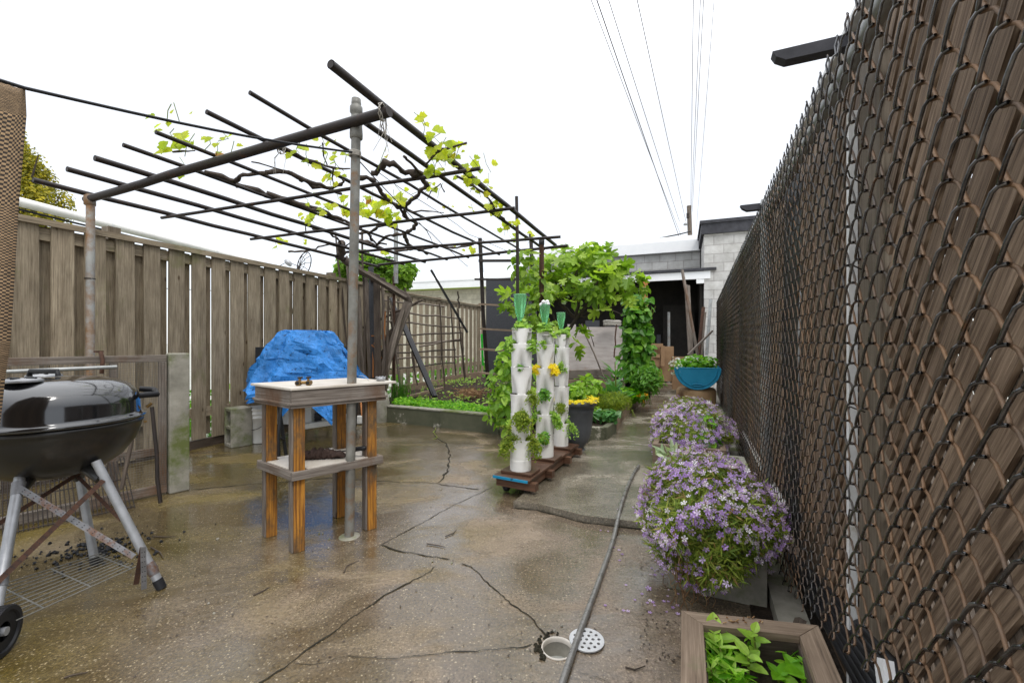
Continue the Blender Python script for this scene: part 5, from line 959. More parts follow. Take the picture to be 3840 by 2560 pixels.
for ti, ((u, v), r0, slots, zt) in enumerate(tow):
    zb = .158; c = G(u, v, zb); c.z = 0; view = math.atan2(-c.y, -c.x); t = thing('planter_tower', (c.x, c.y, zb), labs[ti], 'planter tower', 'white planter towers on the dolly')
    pr = FR+e2*.0; g = MB(); cc = c; s_ = .105; g.prism([V2(cc+e1*s_*1.1-e2*s_*.8), V2(cc-e1*s_*1.1-e2*s_*.8), V2(cc-e1*s_*1.1+e2*s_*.8), V2(cc+e1*s_*1.1+e2*s_*.8)], .139, .157); tag(g.build('base_board', m_wetw, bevel=.003), ['square brown board under the nearest tower', 'square brown board under the middle tower', 'square brown board under the farthest tower'][ti], 'board', 'boards under the planter towers')
    pk = []
    for z, k in slots:
        for a in ((view-1.15, view+1.15, view+math.pi) if k == 'LR' else (view, view+2.3, view-2.3)): pk.append((a, z))
    n, m = 88, 300; pts = []; dark = []
    for i in range(m):
        z = zb+(zt-zb)*i/(m-1)
        for j in range(n):
            th = 2*math.pi*j/n; dr__ = 0; fl = 0
            for a, z0 in pk:
                da = (th-a+math.pi) % (2*math.pi)-math.pi; dzz = z-z0
                if abs(da) < 1.15:
                    if 0 <= dzz < .16: hw = .62*(1-.45*dzz/.16); dr__ -= .057*math.exp(-(da/hw)**2*1.6)*(max(0, 1-dzz/.135))**1.4
                    elif -.07 < dzz < 0: dr__ += .012*math.exp(-(da/.55)**2)*(1+dzz/.07)**2
            r_ = max(.014, r0+dr__); 
            if z < zb+.075 and ti == 0: r_ += .002
            lean = Vector((.010, .0, 0))*(z-zb); pts.append(Vector((c.x+r_*math.cos(th), c.y+r_*math.sin(th), z))+lean)
    g = MB(); fs = []; ms = []
    for i in range(m-1):
        for j in range(n):
            j2 = (j+1) % n; fs.append((i*n+j, i*n+j2, (i+1)*n+j2, (i+1)*n+j))
            ra = (pts[i*n+j]-c).xy.length; rb = (pts[(i+1)*n+j]-c).xy.length; ms.append(1 if ra-rb > .007 else 0)
    g.add(pts, fs, None, 0, True); g.mi = ms; tw_ = g.build('tube', [m_pvc, m_soil], t)
    g = MB(); g.lathe([(.0, zt-.03), (r0-.002, zt-.03)], (c.x+.01, c.y, 0), 24); g.build('soil', m_soil, t)
    g = MB(); g.lathe([(r0+.0, zt-.001), (r0-.004, zt+.001), (r0-.006, zt-.03)], (c.x+.0098, c.y, 0), 40); g.build('rim', m_pvc, t)
    # plants
    def sprigs(pos, out_, n_, L, s1, mat, tmpl=T_OV, nm='pocket_plant', droop=.9, up=.3):
        g = MB(); st = MB()
        for i in range(n_):
            d = (out_+Vector((random.gauss(0, .6), random.gauss(0, .6), up+random.gauss(0, .35)))).normalized(); p = Vector(pos); LL = L*rnd(.45, 1.15); k = 8; P_ = [p.copy()]; lp_ = []
            for q in range(k): d = (d+Vector((0, 0, -droop*.35))).normalized(); p = p+d*LL/k; P_.append(p.copy()); lp_ += [p+Vector((rnd(-1, 1), rnd(-1, 1), rnd(-1, 1)))*s1*.3 for _ in range(2)]
            st.tube(P_, .0012, 3, cap=False); nn = [(rnd(-.4, .4)-.1, -.6+rnd(-.4, .4), .8) for _ in lp_]; g.scatter(tmpl, lp_, nn, sz(len(lp_), s1*.6, s1*1.2), droop=.2)
        g.mi = [0]*len(g.f); o = len(g.v); g.v += st.v; g.f += [tuple(k+o for k in f) for f in st.f]; g.uv += st.uv; g.mi += [0]*len(st.f); g.sm += st.sm
        return g.build(nm, mat, t)
    for si, (z, k) in enumerate(slots):
        for a in ((view-1.15, view+1.15) if k == 'LR' else (view,)):
            o_ = Vector((math.cos(a), math.sin(a), 0)); pos = Vector((c.x, c.y, z+.006))+o_*(r0-.02); side = 'F' if k == 'F' else ('L' if a < view and False else ('L' if o_.x < 0 else 'R'))
            key = (ti, si, side)
            spec = {(0, 0, 'L'): (10, .07, .022, lf_bean, T_OV), (0, 0, 'R'): (14, .10, .024, lf_bean, T_OV), (0, 1, 'F'): (26, .04, .014, lf_mint, T_SM), (0, 2, 'R'): (30, .12, .018, lf_dill, T_SM), (0, 2, 'L'): (0,), (0, 3, 'F'): (60, .13, .02, lf_dill, T_SM), (0, 4, 'L'): (46, .16, .02, lf_dill, T_SM), (0, 4, 'R'): (34, .16, .02, lf_dill, T_SM), (1, 0, 'F'): (10, .05, .02, lf_bean, T_OV), (1, 1, 'L'): (14, .06, .026, fl_yellow, T_FL), (1, 1, 'R'): (22, .08, .026, fl_yellow, T_FL), (1, 2, 'F'): (14, .09, .026, lf_mint, T_OV), (1, 3, 'L'): (14, .09, .022, lf_bean, T_OV), (1, 3, 'R'): (18, .14, .026, lf_bean, T_OV), (1, 4, 'F'): (26, .07, .028, lf_mint, T_HEART), (2, 0, 'L'): (12, .07, .024, lf_bean, T_OV), (2, 0, 'R'): (0,), (2, 1, 'F'): (26, .08, .02, lf_bean, T_SM), (2, 2, 'L'): (0,), (2, 3, 'F'): (40, .08, .018, lf_dill, T_SM), (2, 4, 'L'): (10, .08, .02, lf_bean, T_SM), (2, 4, 'R'): (16, .16, .02, lf_bean, T_SM), (2, 2, 'R'): (0,)}.get(key, (8, .05, .02, lf_bean, T_OV))
            if spec[0]: sprigs(pos, o_, *spec)
    sprigs((c.x+.01, c.y, zt-.01), Vector((0, -.3, .6)), 24, .075, .034, lf_bean, T_HEART, 'top_plant', .5, .8)
    hgt = [.255, .23, .205][ti]; rb_ = [.042, .039, .035][ti]; z0 = zt-.015; bx = Vector((c.x+(-.004, .002, .0)[ti], c.y, 0)); g = MB(); prof = [(.0, z0+hgt*.01), (.012, z0), (.013, z0+.05), (.02, z0+.085), (rb_*.72, z0+.12), (rb_*.95, z0+hgt*.75), (rb_, z0+hgt*.97), (rb_*.97, z0+hgt), (rb_*.6, z0+hgt-.004), (.0, z0+hgt-.008)]
    bt = thing('green_bottle', (bx.x, bx.y, z0), bl_[ti], 'bottle', 'bottles watering the towers'); g.lathe(prof, bx, 24); vsn = [];
    for p in g.v: a = math.atan2(p[1]-bx.y, p[0]-bx.x); k = 1+.05*math.cos(4*a)+.07*noise.noise(Vector((math.cos(a)*1.5, math.sin(a)*1.5, p[2]*18+ti*5))); vsn.append((bx.x+(p[0]-bx.x)*k, bx.y+(p[1]-bx.y)*k, p[2]))
    g.v = vsn; bo_ = g.build('glass', m_glass, bt)
    if ti == 1:
        g = MB()
        for k in range(16): q = Vector((bx.x+rnd(-.03, .03), bx.y+rnd(-.03, .03), z0+hgt+rnd(-.005, .02))); g.lathe([(0, .016), (.012, .01), (.017, 0), (.012, -.01), (0, -.015)], q, 8)
        g.build('foam', m_whitep, bt)
# =============== GREY POT ===============
pc = Vector((.585, 4.02, 0)); pt = thing('flower_pot', pc, 'large charcoal plastic urn pot ringed with yellow flowers', 'pot'); g = MB()
g.lathe([(.0, .0), (.125, .0), (.13, .02), (.10, .045), (.085, .06), (.12, .10), (.15, .16), (.165, .25), (.18, .40), (.186, .41), (.182, .43), (.192, .455), (.212, .462), (.216, .48), (.212, .497), (.195, .50), (.185, .47), (.0, .465)], pc, 48); g.build('pot', m_greypot, pt)
g = MB()
for i in range(260): a = rnd(0, 6.3); r_ = rnd(.17, .235); g.scatter(T_FL, [pc+Vector((r_*math.cos(a), r_*math.sin(a), .505+rnd(-.01, .02)))], [(math.cos(a)*.4, math.sin(a)*.4-.3, 1)], [rnd(.02, .034)])
g.build('yellow_blossoms', fl_yellow, pt, kind='stuff'); g = MB(); n = 120; p, nn = ell(n, (pc.x, pc.y, .54), (.12, .12, .10)); g.scatter(T_OV, p, jit(nn), sz(n, .04, .08)); g.build('foliage', lf_bean, pt)
# =============== GARDEN PLANTS ===============
def plant(name, label, cat, base, stems, mat, leaf, group=None, stemmat=None, sr=.005):
    t = thing(name, base, label, cat, group); g = MB(); 
    for s in stems: g.tube(s[0], s[1] if len(s) > 1 else sr, 5)
    if stems: g.build('stems', stemmat or m_moss, t)
    leaf.build('foliage', mat, t); return t
# fig tree
g = MB(); fb = G(2080, 1560, .15); fb = Vector((.78, 6.3, .12)); FP = lambda u, v, Y=6.3: P(u, v, Y)
ft = thing('fig_tree', fb, 'spreading fig tree with big lobed leaves behind the towers', 'tree'); tr = MB()
br = [([fb, FP(2105, 1300), FP(2125, 1235), FP(2160, 1195)], .05), ([FP(2160, 1195), FP(2100, 1140), FP(2095, 1090), FP(2060, 1010)], .028), ([FP(2160, 1195), FP(2170, 1120, 6.2), FP(2150, 1040, 6.1), FP(2190, 960, 6.1)], .026), ([FP(2160, 1195), FP(2210, 1130, 6.1), FP(2240, 1060, 6.0), FP(2290, 990, 5.9)], .026), ([FP(2165, 1190), FP(2230, 1165, 6.1), FP(2310, 1120, 6.0), FP(2370, 1080, 5.9), FP(2400, 1065, 5.9)], .02), ([FP(2165, 1185), FP(2250, 1180, 6.0), FP(2330, 1130, 5.9)], .014), ([FP(2095, 1125), FP(2010, 1140, 6.1), FP(1960, 1120, 6.0), FP(1900, 1130, 5.9)], .016), ([FP(2100, 1100), FP(2050, 1060, 6.2), FP(2040, 1000)], .014), ([FP(2200, 1140), FP(2280, 1160, 6.4), FP(2340, 1180, 6.4)], .012), ([FP(2120, 1240), FP(2080, 1200, 6.5), FP(2060, 1160, 6.5)], .02)]
for pts, r_ in br: tr.tube(wob(pts[0], pts[1], 3, .02)[:-1]+[q for a, b in zip(pts[1:-1], pts[2:]) for q in wob(a, b, 4, .02)[:-1]]+[pts[-1]], [r_*(1-.55*i/(3+4*(len(pts)-2))) for i in range(3+4*(len(pts)-2)+1)], 8)
tr.build('trunk', m_bark, ft)
cl_ = [(2040, 1010, 6.3, .30, 44), (2110, 985, 6.2, .36, 56), (2190, 975, 6.2, .36, 56), (2260, 1000, 6.1, .34, 50), (2310, 1030, 6.0, .26, 34), (2230, 1060, 5.9, .30, 40), (2140, 1060, 6.0, .34, 44), (2060, 1080, 6.0, .26, 26), (2290, 1090, 5.9, .2, 16), (2370, 1055, 5.9, .16, 14), (2415, 1060, 5.85, .12, 8), (1900, 1125, 5.9, .16, 14), (1985, 1100, 6.1, .22, 20), (1915, 1165, 5.9, .12, 7), (2265, 1170, 5.9, .12, 7), (2360, 1125, 5.9, .12, 7), (2185, 1240, 6.0, .10, 6), (2150, 1300, 5.8, .12, 7), (2130, 1150, 6.6, .2, 7), (2000, 1210, 6.5, .2, 10), (2180, 925, 6.2, .1, 6), (2270, 935, 6.1, .07, 3)]
g = MB()
for u, v, Y, r_, n in cl_: n = max(4, int(n*.8)); c = P(u, v, Y); p, nn = ell(n, c, (r_, r_, r_*.85), inner=.2); g.scatter(T_FIG, p, jit(nn, .7, .6), sz(n, .09, .235), droop=.7)
g.build('crown', lf_fig, ft)
# climbing beans on the frame (left of the towers) and behind them
def vinecol(name, label, spots, mat, tmpl, s0, s1, stem=None, cat='climbing plant'):
    g = MB(); t = thing(name, spots[0][0], label, cat); st = MB()
    for c, r_, n in spots: p, nn = ell(n, c, r_, inner=.3); g.scatter(tmpl, p, jit(nn+np.array([0, -.5, .2]), .4, .5), sz(n, s0, s1), droop=1.0)
    for k in range(7): st.tube(wob(Vector(spots[0][0])+Vector((rnd(-.1, .1), 0, -.1)), Vector(spots[-1][0])+Vector((rnd(-.15, .15), rnd(-.1, .1), 0)), 6, .04), .006, 5)
    st.build('stems', m_moss, t); g.build('foliage', mat, t)
vinecol('bean_plant', 'bushy bright-leaved climber between grey panel and nearest tower', [(P(1905, 1570, 4.6), (.14, .2, .14), 36), (P(1865, 1555, 4.7), (.14, .2, .11), 24), (P(1900, 1500, 4.6), (.2, .2, .2), 80), (P(1885, 1430, 4.6), (.17, .2, .2), 70), (P(1900, 1360, 4.6), (.13, .2, .2), 55), (P(1915, 1300, 4.6), (.10, .15, .14), 30), (P(1990, 1420, 4.7), (.2, .15, .35), 60)], lf_bean, T_OV, .07, .12)
vinecol('hop_vine', 'leafy vine climbing the pole behind the green bottles', [(P(2020, 1260, 5.2), (.16, .2, .2), 70), (P(2010, 1180, 5.2), (.15, .2, .2), 80), (P(2030, 1110, 5.2), (.13, .2, .18), 60), (P(2000, 1040, 5.2), (.2, .2, .16), 60), (P(1945, 1000, 5.0), (.14, .15, .14), 34), (P(1960, 960, 5.0), (.16, .15, .06), 24), (P(2075, 1240, 5.2), (.1, .15, .14), 30)], lf_fig, T_OV, .06, .12)
vinecol('heart_leaf_vine', 'dense column of heart-leaved vine beside the shed opening', [(P(2392, 1380, 6.6), (.33, .25, .25), 190), (P(2388, 1320, 6.6), (.30, .25, .25), 180), (P(2392, 1250, 6.6), (.28, .25, .25), 180), (P(2388, 1185, 6.6), (.24, .25, .2), 130), (P(2385, 1130, 6.6), (.18, .2, .14), 60), (P(2430, 1150, 6.5), (.07, .1, .2), 24)], lf_mint, T_HEART, .075, .125)
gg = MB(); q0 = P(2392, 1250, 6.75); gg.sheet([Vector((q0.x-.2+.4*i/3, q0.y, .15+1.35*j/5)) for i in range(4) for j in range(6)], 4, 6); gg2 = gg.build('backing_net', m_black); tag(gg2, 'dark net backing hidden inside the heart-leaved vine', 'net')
def bush(name, label, c, r_, n, mat, tmpl, a, b, cat='plant', up=.6, n2=0, mat2=None, t2=None, s2=.03, group=None):
    t = thing(name, (c[0], c[1], .15), label, cat, group); g = MB(); p, nn = ell(n, c, r_, inner=.2, cut=.13); g.scatter(tmpl, p, jit(nn, up, .5), sz(len(p), a, b), droop=-.2); g.build('foliage', mat, t); st = MB()
    for k in range(10): st.tube([(c[0]+rnd(-.3, .3)*r_[0], c[1], .13), (c[0]+rnd(-.6, .6)*r_[0], c[1]+rnd(-.5, .5)*r_[1], c[2]+rnd(-.2, .6)*r_[2])], .004, 4)
    st.build('stems', m_moss, t)
    if n2: g = MB(); p, nn = ell(n2, c, (r_[0]*1.05, r_[1]*1.05, r_[2]*1.1), inner=.9, cut=.2); g.scatter(t2, p, jit(nn, .5, .3), sz(len(p), s2*.8, s2*1.2)); g.build('blossoms', mat2, t, kind='stuff')
c = P(2425, 1425, 6.2); bush('mint_bush', 'glossy green leafy bush at the foot of the heart-leaved vine', (c.x, c.y, c.z), (.27, .25, .22), 620, lf_mint, T_LONG, .07, .12, 'bush')
c = P(2300, 1515, 5.3); bush('dill_patch', 'feathery yellow-green herb mound near the timber edge', (c.x-.02, c.y, .30), (.28, .25, .15), 3600, lf_dill, T_BLADE, .03, .06, 'herb')
c = P(2370, 1465, 6.3); bush('lettuce', 'pale lime lettuce heads behind the orange pansy', (c.x, c.y, .28), (.22, .3, .09), 150, lf_lime, T_HEART, .07, .12, 'lettuce')
c = P(2270, 1590, 4.75); bush('strawberry_plant', 'low round-leaved plants at the near corner of the bed', (c.x, c.y, .22), (.22, .18, .08), 110, lf_kale, T_HEART, .05, .085, 'plant')
c = P(2255, 1555, 5.0); bush('herb_seedlings', 'small mixed seedlings between grey pot and feathery herb', (c.x-.1, c.y+.1, .22), (.22, .2, .06), 90, lf_bean, T_OV, .04, .07)
c = P(2412, 1468, 6.0); bush('orange_pansy', 'single orange pansy blooming by the timber edge', (c.x, c.y, .27), (.06, .06, .06), 30, lf_mint, T_OV, .04, .06, 'flower', n2=4, mat2=fl_orange, t2=T_FL, s2=.09)
c = P(2210, 1460, 6.0); bush('leafy_weeds', 'loose leafy growth spilling over behind the yellow flower pot', (c.x-.15, c.y-.6, .42), (.30, .3, .22), 170, lf_bean, T_OV, .07, .12)
c = P(2430, 1530, 5.6); bush('weed_tuft', 'small weed tufts along the timber edge of the path', (1.62, 5.75, .05), (.06, .3, .05), 90, lf_mint, T_OV, .02, .04)
c = P(2350, 1520, 5.6); 
g = MB(); n = 240; p, nn = ell(n, (1.45, 6.0, .21), (.18, .3, .03)); g.scatter(T_HEART, p, jit(nn), sz(n, .02, .05)); o = g.build('red_leaf_litter', lf_straw, kind='stuff'); o['label'] = 'reddish brown leaf litter beside the feathery herb'
# kale
kb = P(2306, 1500, 5.9); kb.z = .15; kt_ = thing('kale_plant', kb, 'tall bolting kale with blue-green leaves standing in the bed', 'plant'); g = MB()
for i in range(46): z = rnd(.16, .72); a = rnd(0, 6.3); r_ = .03+.05*(1-z); g.scatter(T_HEART if z < .4 else T_LONG, [kb+Vector((r_*math.cos(a), r_*math.sin(a), z-.15))], [(-math.cos(a)*.5, -math.sin(a)*.5, .8)], [rnd(.16, .24) if z < .4 else rnd(.12, .2)*1.1], tip=[(math.cos(a), math.sin(a), .9 if z > .35 else .2)], droop=0)
g.build('foliage', lf_kale, kt_); g = MB(); g.tube([kb, kb+Vector((.01, 0, .35)), kb+Vector((0, 0, .62))], [.014, .011, .006], 7); g.build('stem', m_moss, kt_)
# chickweed ground cover, straw, bed greenery
g = MB(); n = 5200; A_ = np.random.rand(n, 2); px = -1.62+A_[:, 0]*1.75; py = 5.74-.54*(px+1.62)+.02+A_[:, 1]*.42*np.clip(1.0-np.abs(A_[:, 0]-.55)*.6, .3, 1); pz = .19+np.random.rand(n)*.05+np.array([.05*noise.noise(Vector((a*5, b*5, 0))) for a, b in zip(px, py)])
g.scatter(T_SM, np.stack([px, py, pz], 1), np.tile([0, -.4, 1.], (n, 1))+np.random.normal(size=(n, 3))*.5, sz(n, .025, .05), droop=0); o = g.build('ground_cover', lf_lime, kind='stuff'); o['label'] = 'bright lime-green ground cover filling the front of the raised bed'
g = MB(); n = 1500; px = np.random.uniform(-1.6, .6, n); py = np.random.uniform(5.9, 9.8, n); k = np.array([noise.noise(Vector((a, b, 0))*1.3) for a, b in zip(px, py)]) > .02; px, py = px[k], py[k]; g.scatter(T_SM, np.stack([px, py, .17+np.random.rand(len(px))*.08], 1), np.tile([0, -.4, 1.], (len(px), 1))+np.random.normal(size=(len(px), 3))*.5, sz(len(px), .03, .08), droop=0); o = g.build('weeds', lf_bean, kind='stuff'); o['label'] = 'scattered weeds on the dark soil of the far bed'
g = MB(); n = 1400; px = np.random.uniform(-.3, 2.3, n); py = np.random.uniform(4.9, 9.0, n); kk = (px < (py-4.3)*.45+.75); g.scatter(T_SM, np.stack([px[kk], py[kk], .17+np.random.rand(kk.sum())*.05], 1), np.tile([0, -.3, 1.], (kk.sum(), 1))+np.random.normal(size=(kk.sum(), 3))*.5, sz(int(kk.sum()), .02, .06), droop=0); o = g.build('seedlings', lf_mint, kind='stuff'); o['label'] = 'small green seedlings dotting the garden bed soil'
g = MB(); c = P(1765, 1478, 6.6); 
for i in range(260): p0 = Vector((c.x+random.gauss(0, .12), c.y+random.gauss(0, .2), .2+rnd(0, .10))); a = rnd(0, 3.14); g.tube([p0, p0+Vector((.10*math.cos(a), .1*math.sin(a), rnd(-.02, .03)))], .004, 3)
tag(g.build('straw_pile', lf_straw), 'small heap of dry brown stalks on the soil under the far fence', 'straw heap')
g = MB(); 
for i in range(90): b0 = Vector((rl.x+.15+random.gauss(0, .07), rl.y-.15+random.gauss(0, .07), .15)); g.tube([b0, b0+Vector((rnd(-.06, .06), rnd(-.05, .05), rnd(.15, .3))), b0+Vector((rnd(-.14, .14), rnd(-.1, .1), rnd(.2, .45)))], [.004, .003, .001], 3)
tag(g.build('tall_grass', lf_mint), 'tuft of tall grass at the foot of the rusty rear post', 'grass tuft')
# plywood, timbers, junk by the shed
g = MB(); a = P(2150, 1400, 8.2); b = P(2322, 1395, 8.2); g.bar((a.x+.45, a.y, .38), (a.x+.45, a.y+.12, 1.33), .90, .03, (0, 1, 0)); pw = g.build('sheet', m_ply); pw.name = 'plywood_sheet'; tag(pw, 'weathered pinkish plywood sheet leaning behind the fig trunk', 'plywood')
g = MB(); g.bar((a.x-.02, a.y-.02, .38), (a.x-.02, a.y+.1, 1.38), .16, .04, (0, 1, 0)); g.bar((a.x+.93, a.y+.06, .3), (a.x+.93, a.y+.14, 1.30), .08, .03, (0, 1, 0)); tag(g.build('side_boards', m_ply), 'grey boards flanking the leaning plywood sheet', 'boards')
for p0, p1, w_, z, l, m_ in (((2120, 1402), (2295, 1385), .17, .34, 'thick grey timber lying along the top of the timber stack', m_grey), ((2120, 1440), (2300, 1432), .20, .15, 'brown lower timber of the stack under the plywood', m_planter)):
    g = MB(); A_ = P(*p0, 7.9); B_ = P(*p1, 7.9); g.bar((A_.x, 7.9, z+.1), (B_.x, 7.95, z+.12), .18, w_); tag(g.build('timber', m_, bevel=.01), l, 'timber')
for (p0, p1, Y0, Y1, r_, m_, l) in (((2180, 1215), (2265, 1415), 8.0, 7.7, .014, m_stick, 'thin stick slanting across the plywood sheet'), ((2312, 1217), (2303, 1340), 8.0, 7.9, .013, m_rust, 'thin brown stick upright at the plywood edge'), ((2205, 1225), (2228, 1300), 8.18, 8.15, .008, m_dark, 'dark crooked branch against the plywood')):
    g = MB(); g.tube(wob(P(*p0, Y0), P(*p1, Y1), 5, .008), r_, 6); tag(g.build('leaning_stick', m_), l, 'stick')
g = MB(); c = P(2295, 1212, 8.1)
for k in range(7): g.tube([c+Vector((.16*math.cos(t)+rnd(-.01, .01), .06*math.sin(t), .012*k+.01*math.sin(2*t+k)-.03)) for t in np.linspace(0, 2*math.pi, 15)[:-1]], .012, 5, closed=True)
tag(g.build('coiled_rope', m_rope), 'coil of rope lying on top of the leaning plywood', 'rope')
sd2 = [((2558, 1012), (2632, 1420), 8.6, 8.2, .030, m_grey, 'longest grey pole leaning from the canopy down to the blue planter'), ((2573, 1068), (2590, 1380), 8.8, 8.6, .034, m_grey, 'weathered pole upright left of the crossing poles'), ((2582, 1070), (2598, 1380), 8.85, 8.65, .026, m_grey, 'second upright pole, between the two leaning poles'), ((2638, 1152), (2612, 1400), 8.8, 8.4, .034, m_rust, 'reddish pole leaning right against the block wall'), ((2665, 1122), (2650, 1330), 8.5, 8.3, .03, m_galv, 'bent grey metal pipe against the white block wall'), ((2672, 1240), (2580, 1330), 8.0, 8.0, .028, m_grey, 'short grey board slanting above the blue planter'), ((2645, 1170), (2625, 1400), 8.7, 8.4, .02, m_stick, 'thin stick beside the reddish pole')]
for p0, p1, Y0, Y1, r_, m_, l in sd2: g = MB(); g.bar(P(*p0, Y0), P(*p1, Y1), r_*1.8, r_); tag(g.build('leaning_pole', m_), l, 'pole', 'poles leaning by the shed')
g = MB(); c = P(2475, 1340, 8.6); g.prism([(c.x-.13, c.y), (c.x+.24, c.y-.1), (c.x+.24, c.y), (c.x-.13, c.y+.1)], .25, .95); g.prism([(c.x+.2, c.y-.15), (c.x+.42, c.y-.2), (c.x+.42, c.y-.17), (c.x+.2, c.y-.1)], .10, .75); tag(g.build('cardboard_sheets', m_card), 'brown cardboard sheets standing at the shed entrance', 'cardboard')
g = MB(); c = P(2460, 1315, 8.5); x_ = Vector((1, -.2, 0)).normalized(); U0 = [(-.13, -.25), (.13, -.25), (.13, .1), (-.13, .1)]
for a_, b2 in (((-.12, -.3), (-.12, .1)), ((.12, -.3), (.12, .1)), ((-.13, .11), (.13, .11)), ((-.07, -.1), (.07, -.1))): g.bar(c+x_*a_[0]+Vector((0, 0, a_[1])), c+x_*b2[0]+Vector((0, 0, b2[1])), .06, .07)
g.bar(c+Vector((0, .02, -.32)), c+Vector((0, .02, -.08)), .2, .05, (0, 1, 0)); tag(g.build('wooden_box', m_card), 'small wooden handle-topped box behind the cardboard', 'box')
# blue half-drum planter on a tan barrel
q = P(2615, 1380, 6.35); R0 = .315; ang = math.atan2(1, .438); ev = Vector((.40, .916, 0)); ew = Vector((.916, -.40, 0)); ct_ = Vector((q.x, q.y, q.z))
bt = thing('blue_planter', ct_-Vector((0, 0, R0)), 'bright blue half-drum planter full of leafy flowers', 'planter'); g = MB(); L = .8; N = 24
arc = lambda r_, d: [ct_+ev*d+ew*(r_*math.cos(t))+Vector((0, 0, r_*math.sin(t))) for t in np.linspace(math.pi, 2*math.pi, N+1)]
for r_, d0, r1, d1 in ((R0, 0, R0, L), (R0-.012, .012, R0-.012, L-.012)):
    a_, b2 = arc(r_, d0), arc(r1, d1); g.add(a_+b2, [(i, i+1, N+2+i, N+1+i) for i in range(N)], None, 0, True)
for d in (0, .012, L-.012, L): a_ = arc(R0, d); g.add(a_, [tuple(range(N+1))])
g.tube(arc(R0, 0), .010, 8); a_ = arc(R0*.86, -.004); g.tube(a_, .006, 6); g.tube([ct_-ew*R0, ct_+ew*R0], .008, 6); g.build('half_drum', m_bluepl, bt)
g = MB(); c5 = ct_+ev*-.012+Vector((0, 0, -R0*.80)); g.tube([c5+ew*(.075*math.cos(t))+Vector((0, 0, .018*math.sin(t))) for t in np.linspace(0, 2*math.pi, 17)[:-1]], .009, 6, closed=True); g.build('bung_handle', m_bluepl, bt)
g = MB(); vs = [ct_-ew*R0*.95+ev*.02, ct_+ew*R0*.95+ev*.02, ct_+ew*R0*.95+ev*(L-.02), ct_-ew*R0*.95+ev*(L-.02)]; g.add([v-Vector((0, 0, .03)) for v in vs], [(0, 1, 2, 3)]); g.build('soil', m_soil, bt)
g = MB(); n = 520; cx = ct_+ev*.38+Vector((0, 0, .05)); p, nn = ell(n, cx, (.42, .33, .14), (ev.x, ev.y), cut=ct_.z-.02); g.scatter(T_HEART, p, jit(nn, .8, .4), sz(len(p), .05, .09)); p, nn = ell(50, ct_-ew*.3+ev*.1+Vector((0, 0, .0)), (.12, .12, .14)); g.scatter(T_OV, p, jit(nn), sz(50, .03, .06)); g.build('foliage', lf_lime, bt)
g = MB(); p, nn = ell(44, ct_-ew*.31+ev*.08+Vector((0, 0, .02)), (.10, .14, .16), inner=.9); g.scatter(T_FL, p, jit(nn+np.array([0, -.8, 0])), sz(44, .03, .045)); p, nn = ell(20, ct_-ew*.05+ev*.2+Vector((0, 0, .12)), (.16, .2, .05), inner=.9); g.scatter(T_FL, p, jit(nn+np.array([0, -.8, 0])), sz(20, .025, .04)); g.build('blossoms', fl_white, bt, kind='stuff')
g = MB(); c6 = ct_+ev*.28+ew*-.02; g.lathe([(.0, .0), (.27, .0), (.275, .02), (.285, .16), (.285, .30), (.26, .335), (.0, .335)], (c6.x, c6.y, 0), 32); tag(g.build('tan_barrel', m_tan), 'stained tan barrel base under the blue planter', 'barrel')
# =============== PHLOX TROUGHS ===============
def phlox(label, c, r_, nb, nf, e_=(.4012, .916), fs=(.020, .029), bl=(.028, .055), grp='lilac phlox mounds along the fence'):
    t = thing('phlox', (c[0], c[1], .05), label, 'flowers', grp); g = MB()
    core = MB(); d_ = []; 
    p, nn = ell(nb, c, r_, e_, inner=.55, cut=.05)
    g.scatter(T_BLADE, p, jit(nn, .25, .55), sz(len(p), *bl), tip=nn*1.0+np.random.normal(size=nn.shape)*.8, droop=0)
    # inner mass
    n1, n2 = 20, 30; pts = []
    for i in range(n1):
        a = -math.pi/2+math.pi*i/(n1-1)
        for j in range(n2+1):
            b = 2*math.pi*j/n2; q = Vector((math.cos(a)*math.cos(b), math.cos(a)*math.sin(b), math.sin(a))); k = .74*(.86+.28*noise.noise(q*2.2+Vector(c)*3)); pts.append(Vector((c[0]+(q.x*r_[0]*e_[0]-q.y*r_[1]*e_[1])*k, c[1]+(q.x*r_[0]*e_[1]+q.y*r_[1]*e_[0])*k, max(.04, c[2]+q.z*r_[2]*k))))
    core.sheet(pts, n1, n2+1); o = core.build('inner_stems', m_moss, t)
    g.build('foliage', lf_phlox, t); g = MB(); p, nn = ell(nf*3, c, (r_[0]*1.03, r_[1]*1.03, r_[2]*1.05), e_, inner=1, cut=.07)
    k = np.array([noise.noise(Vector(q)*5.5) > -.12+random.gauss(0, .16)+(-.10 if q[0] > c[0] else .04) for q in p]); p, nn = p[k][:nf], nn[k][:nf]; p = p+np.random.normal(size=p.shape)*.008
    g.scatter(T_FL, p, jit(nn, .1, .45), sz(len(p), *fs)); g.build('blossoms', fl_lilac, t, kind='stuff'); return t
phlox('largest lilac phlox mound, draping over the nearest grey trough', (.855, 1.885, .29), (.40, .30, .27), 17000, 2100)
phlox('second lilac phlox mound, behind the largest one along the fence', (1.56, 3.72, .28), (.66, .39, .24), 12000, 2300, fs=(.026, .038), bl=(.035, .07))
phlox('small farthest lilac phlox mound near the blue planter', (1.95, 4.75, .25), (.34, .30, .2), 2600, 320, fs=(.028, .04), bl=(.04, .07))
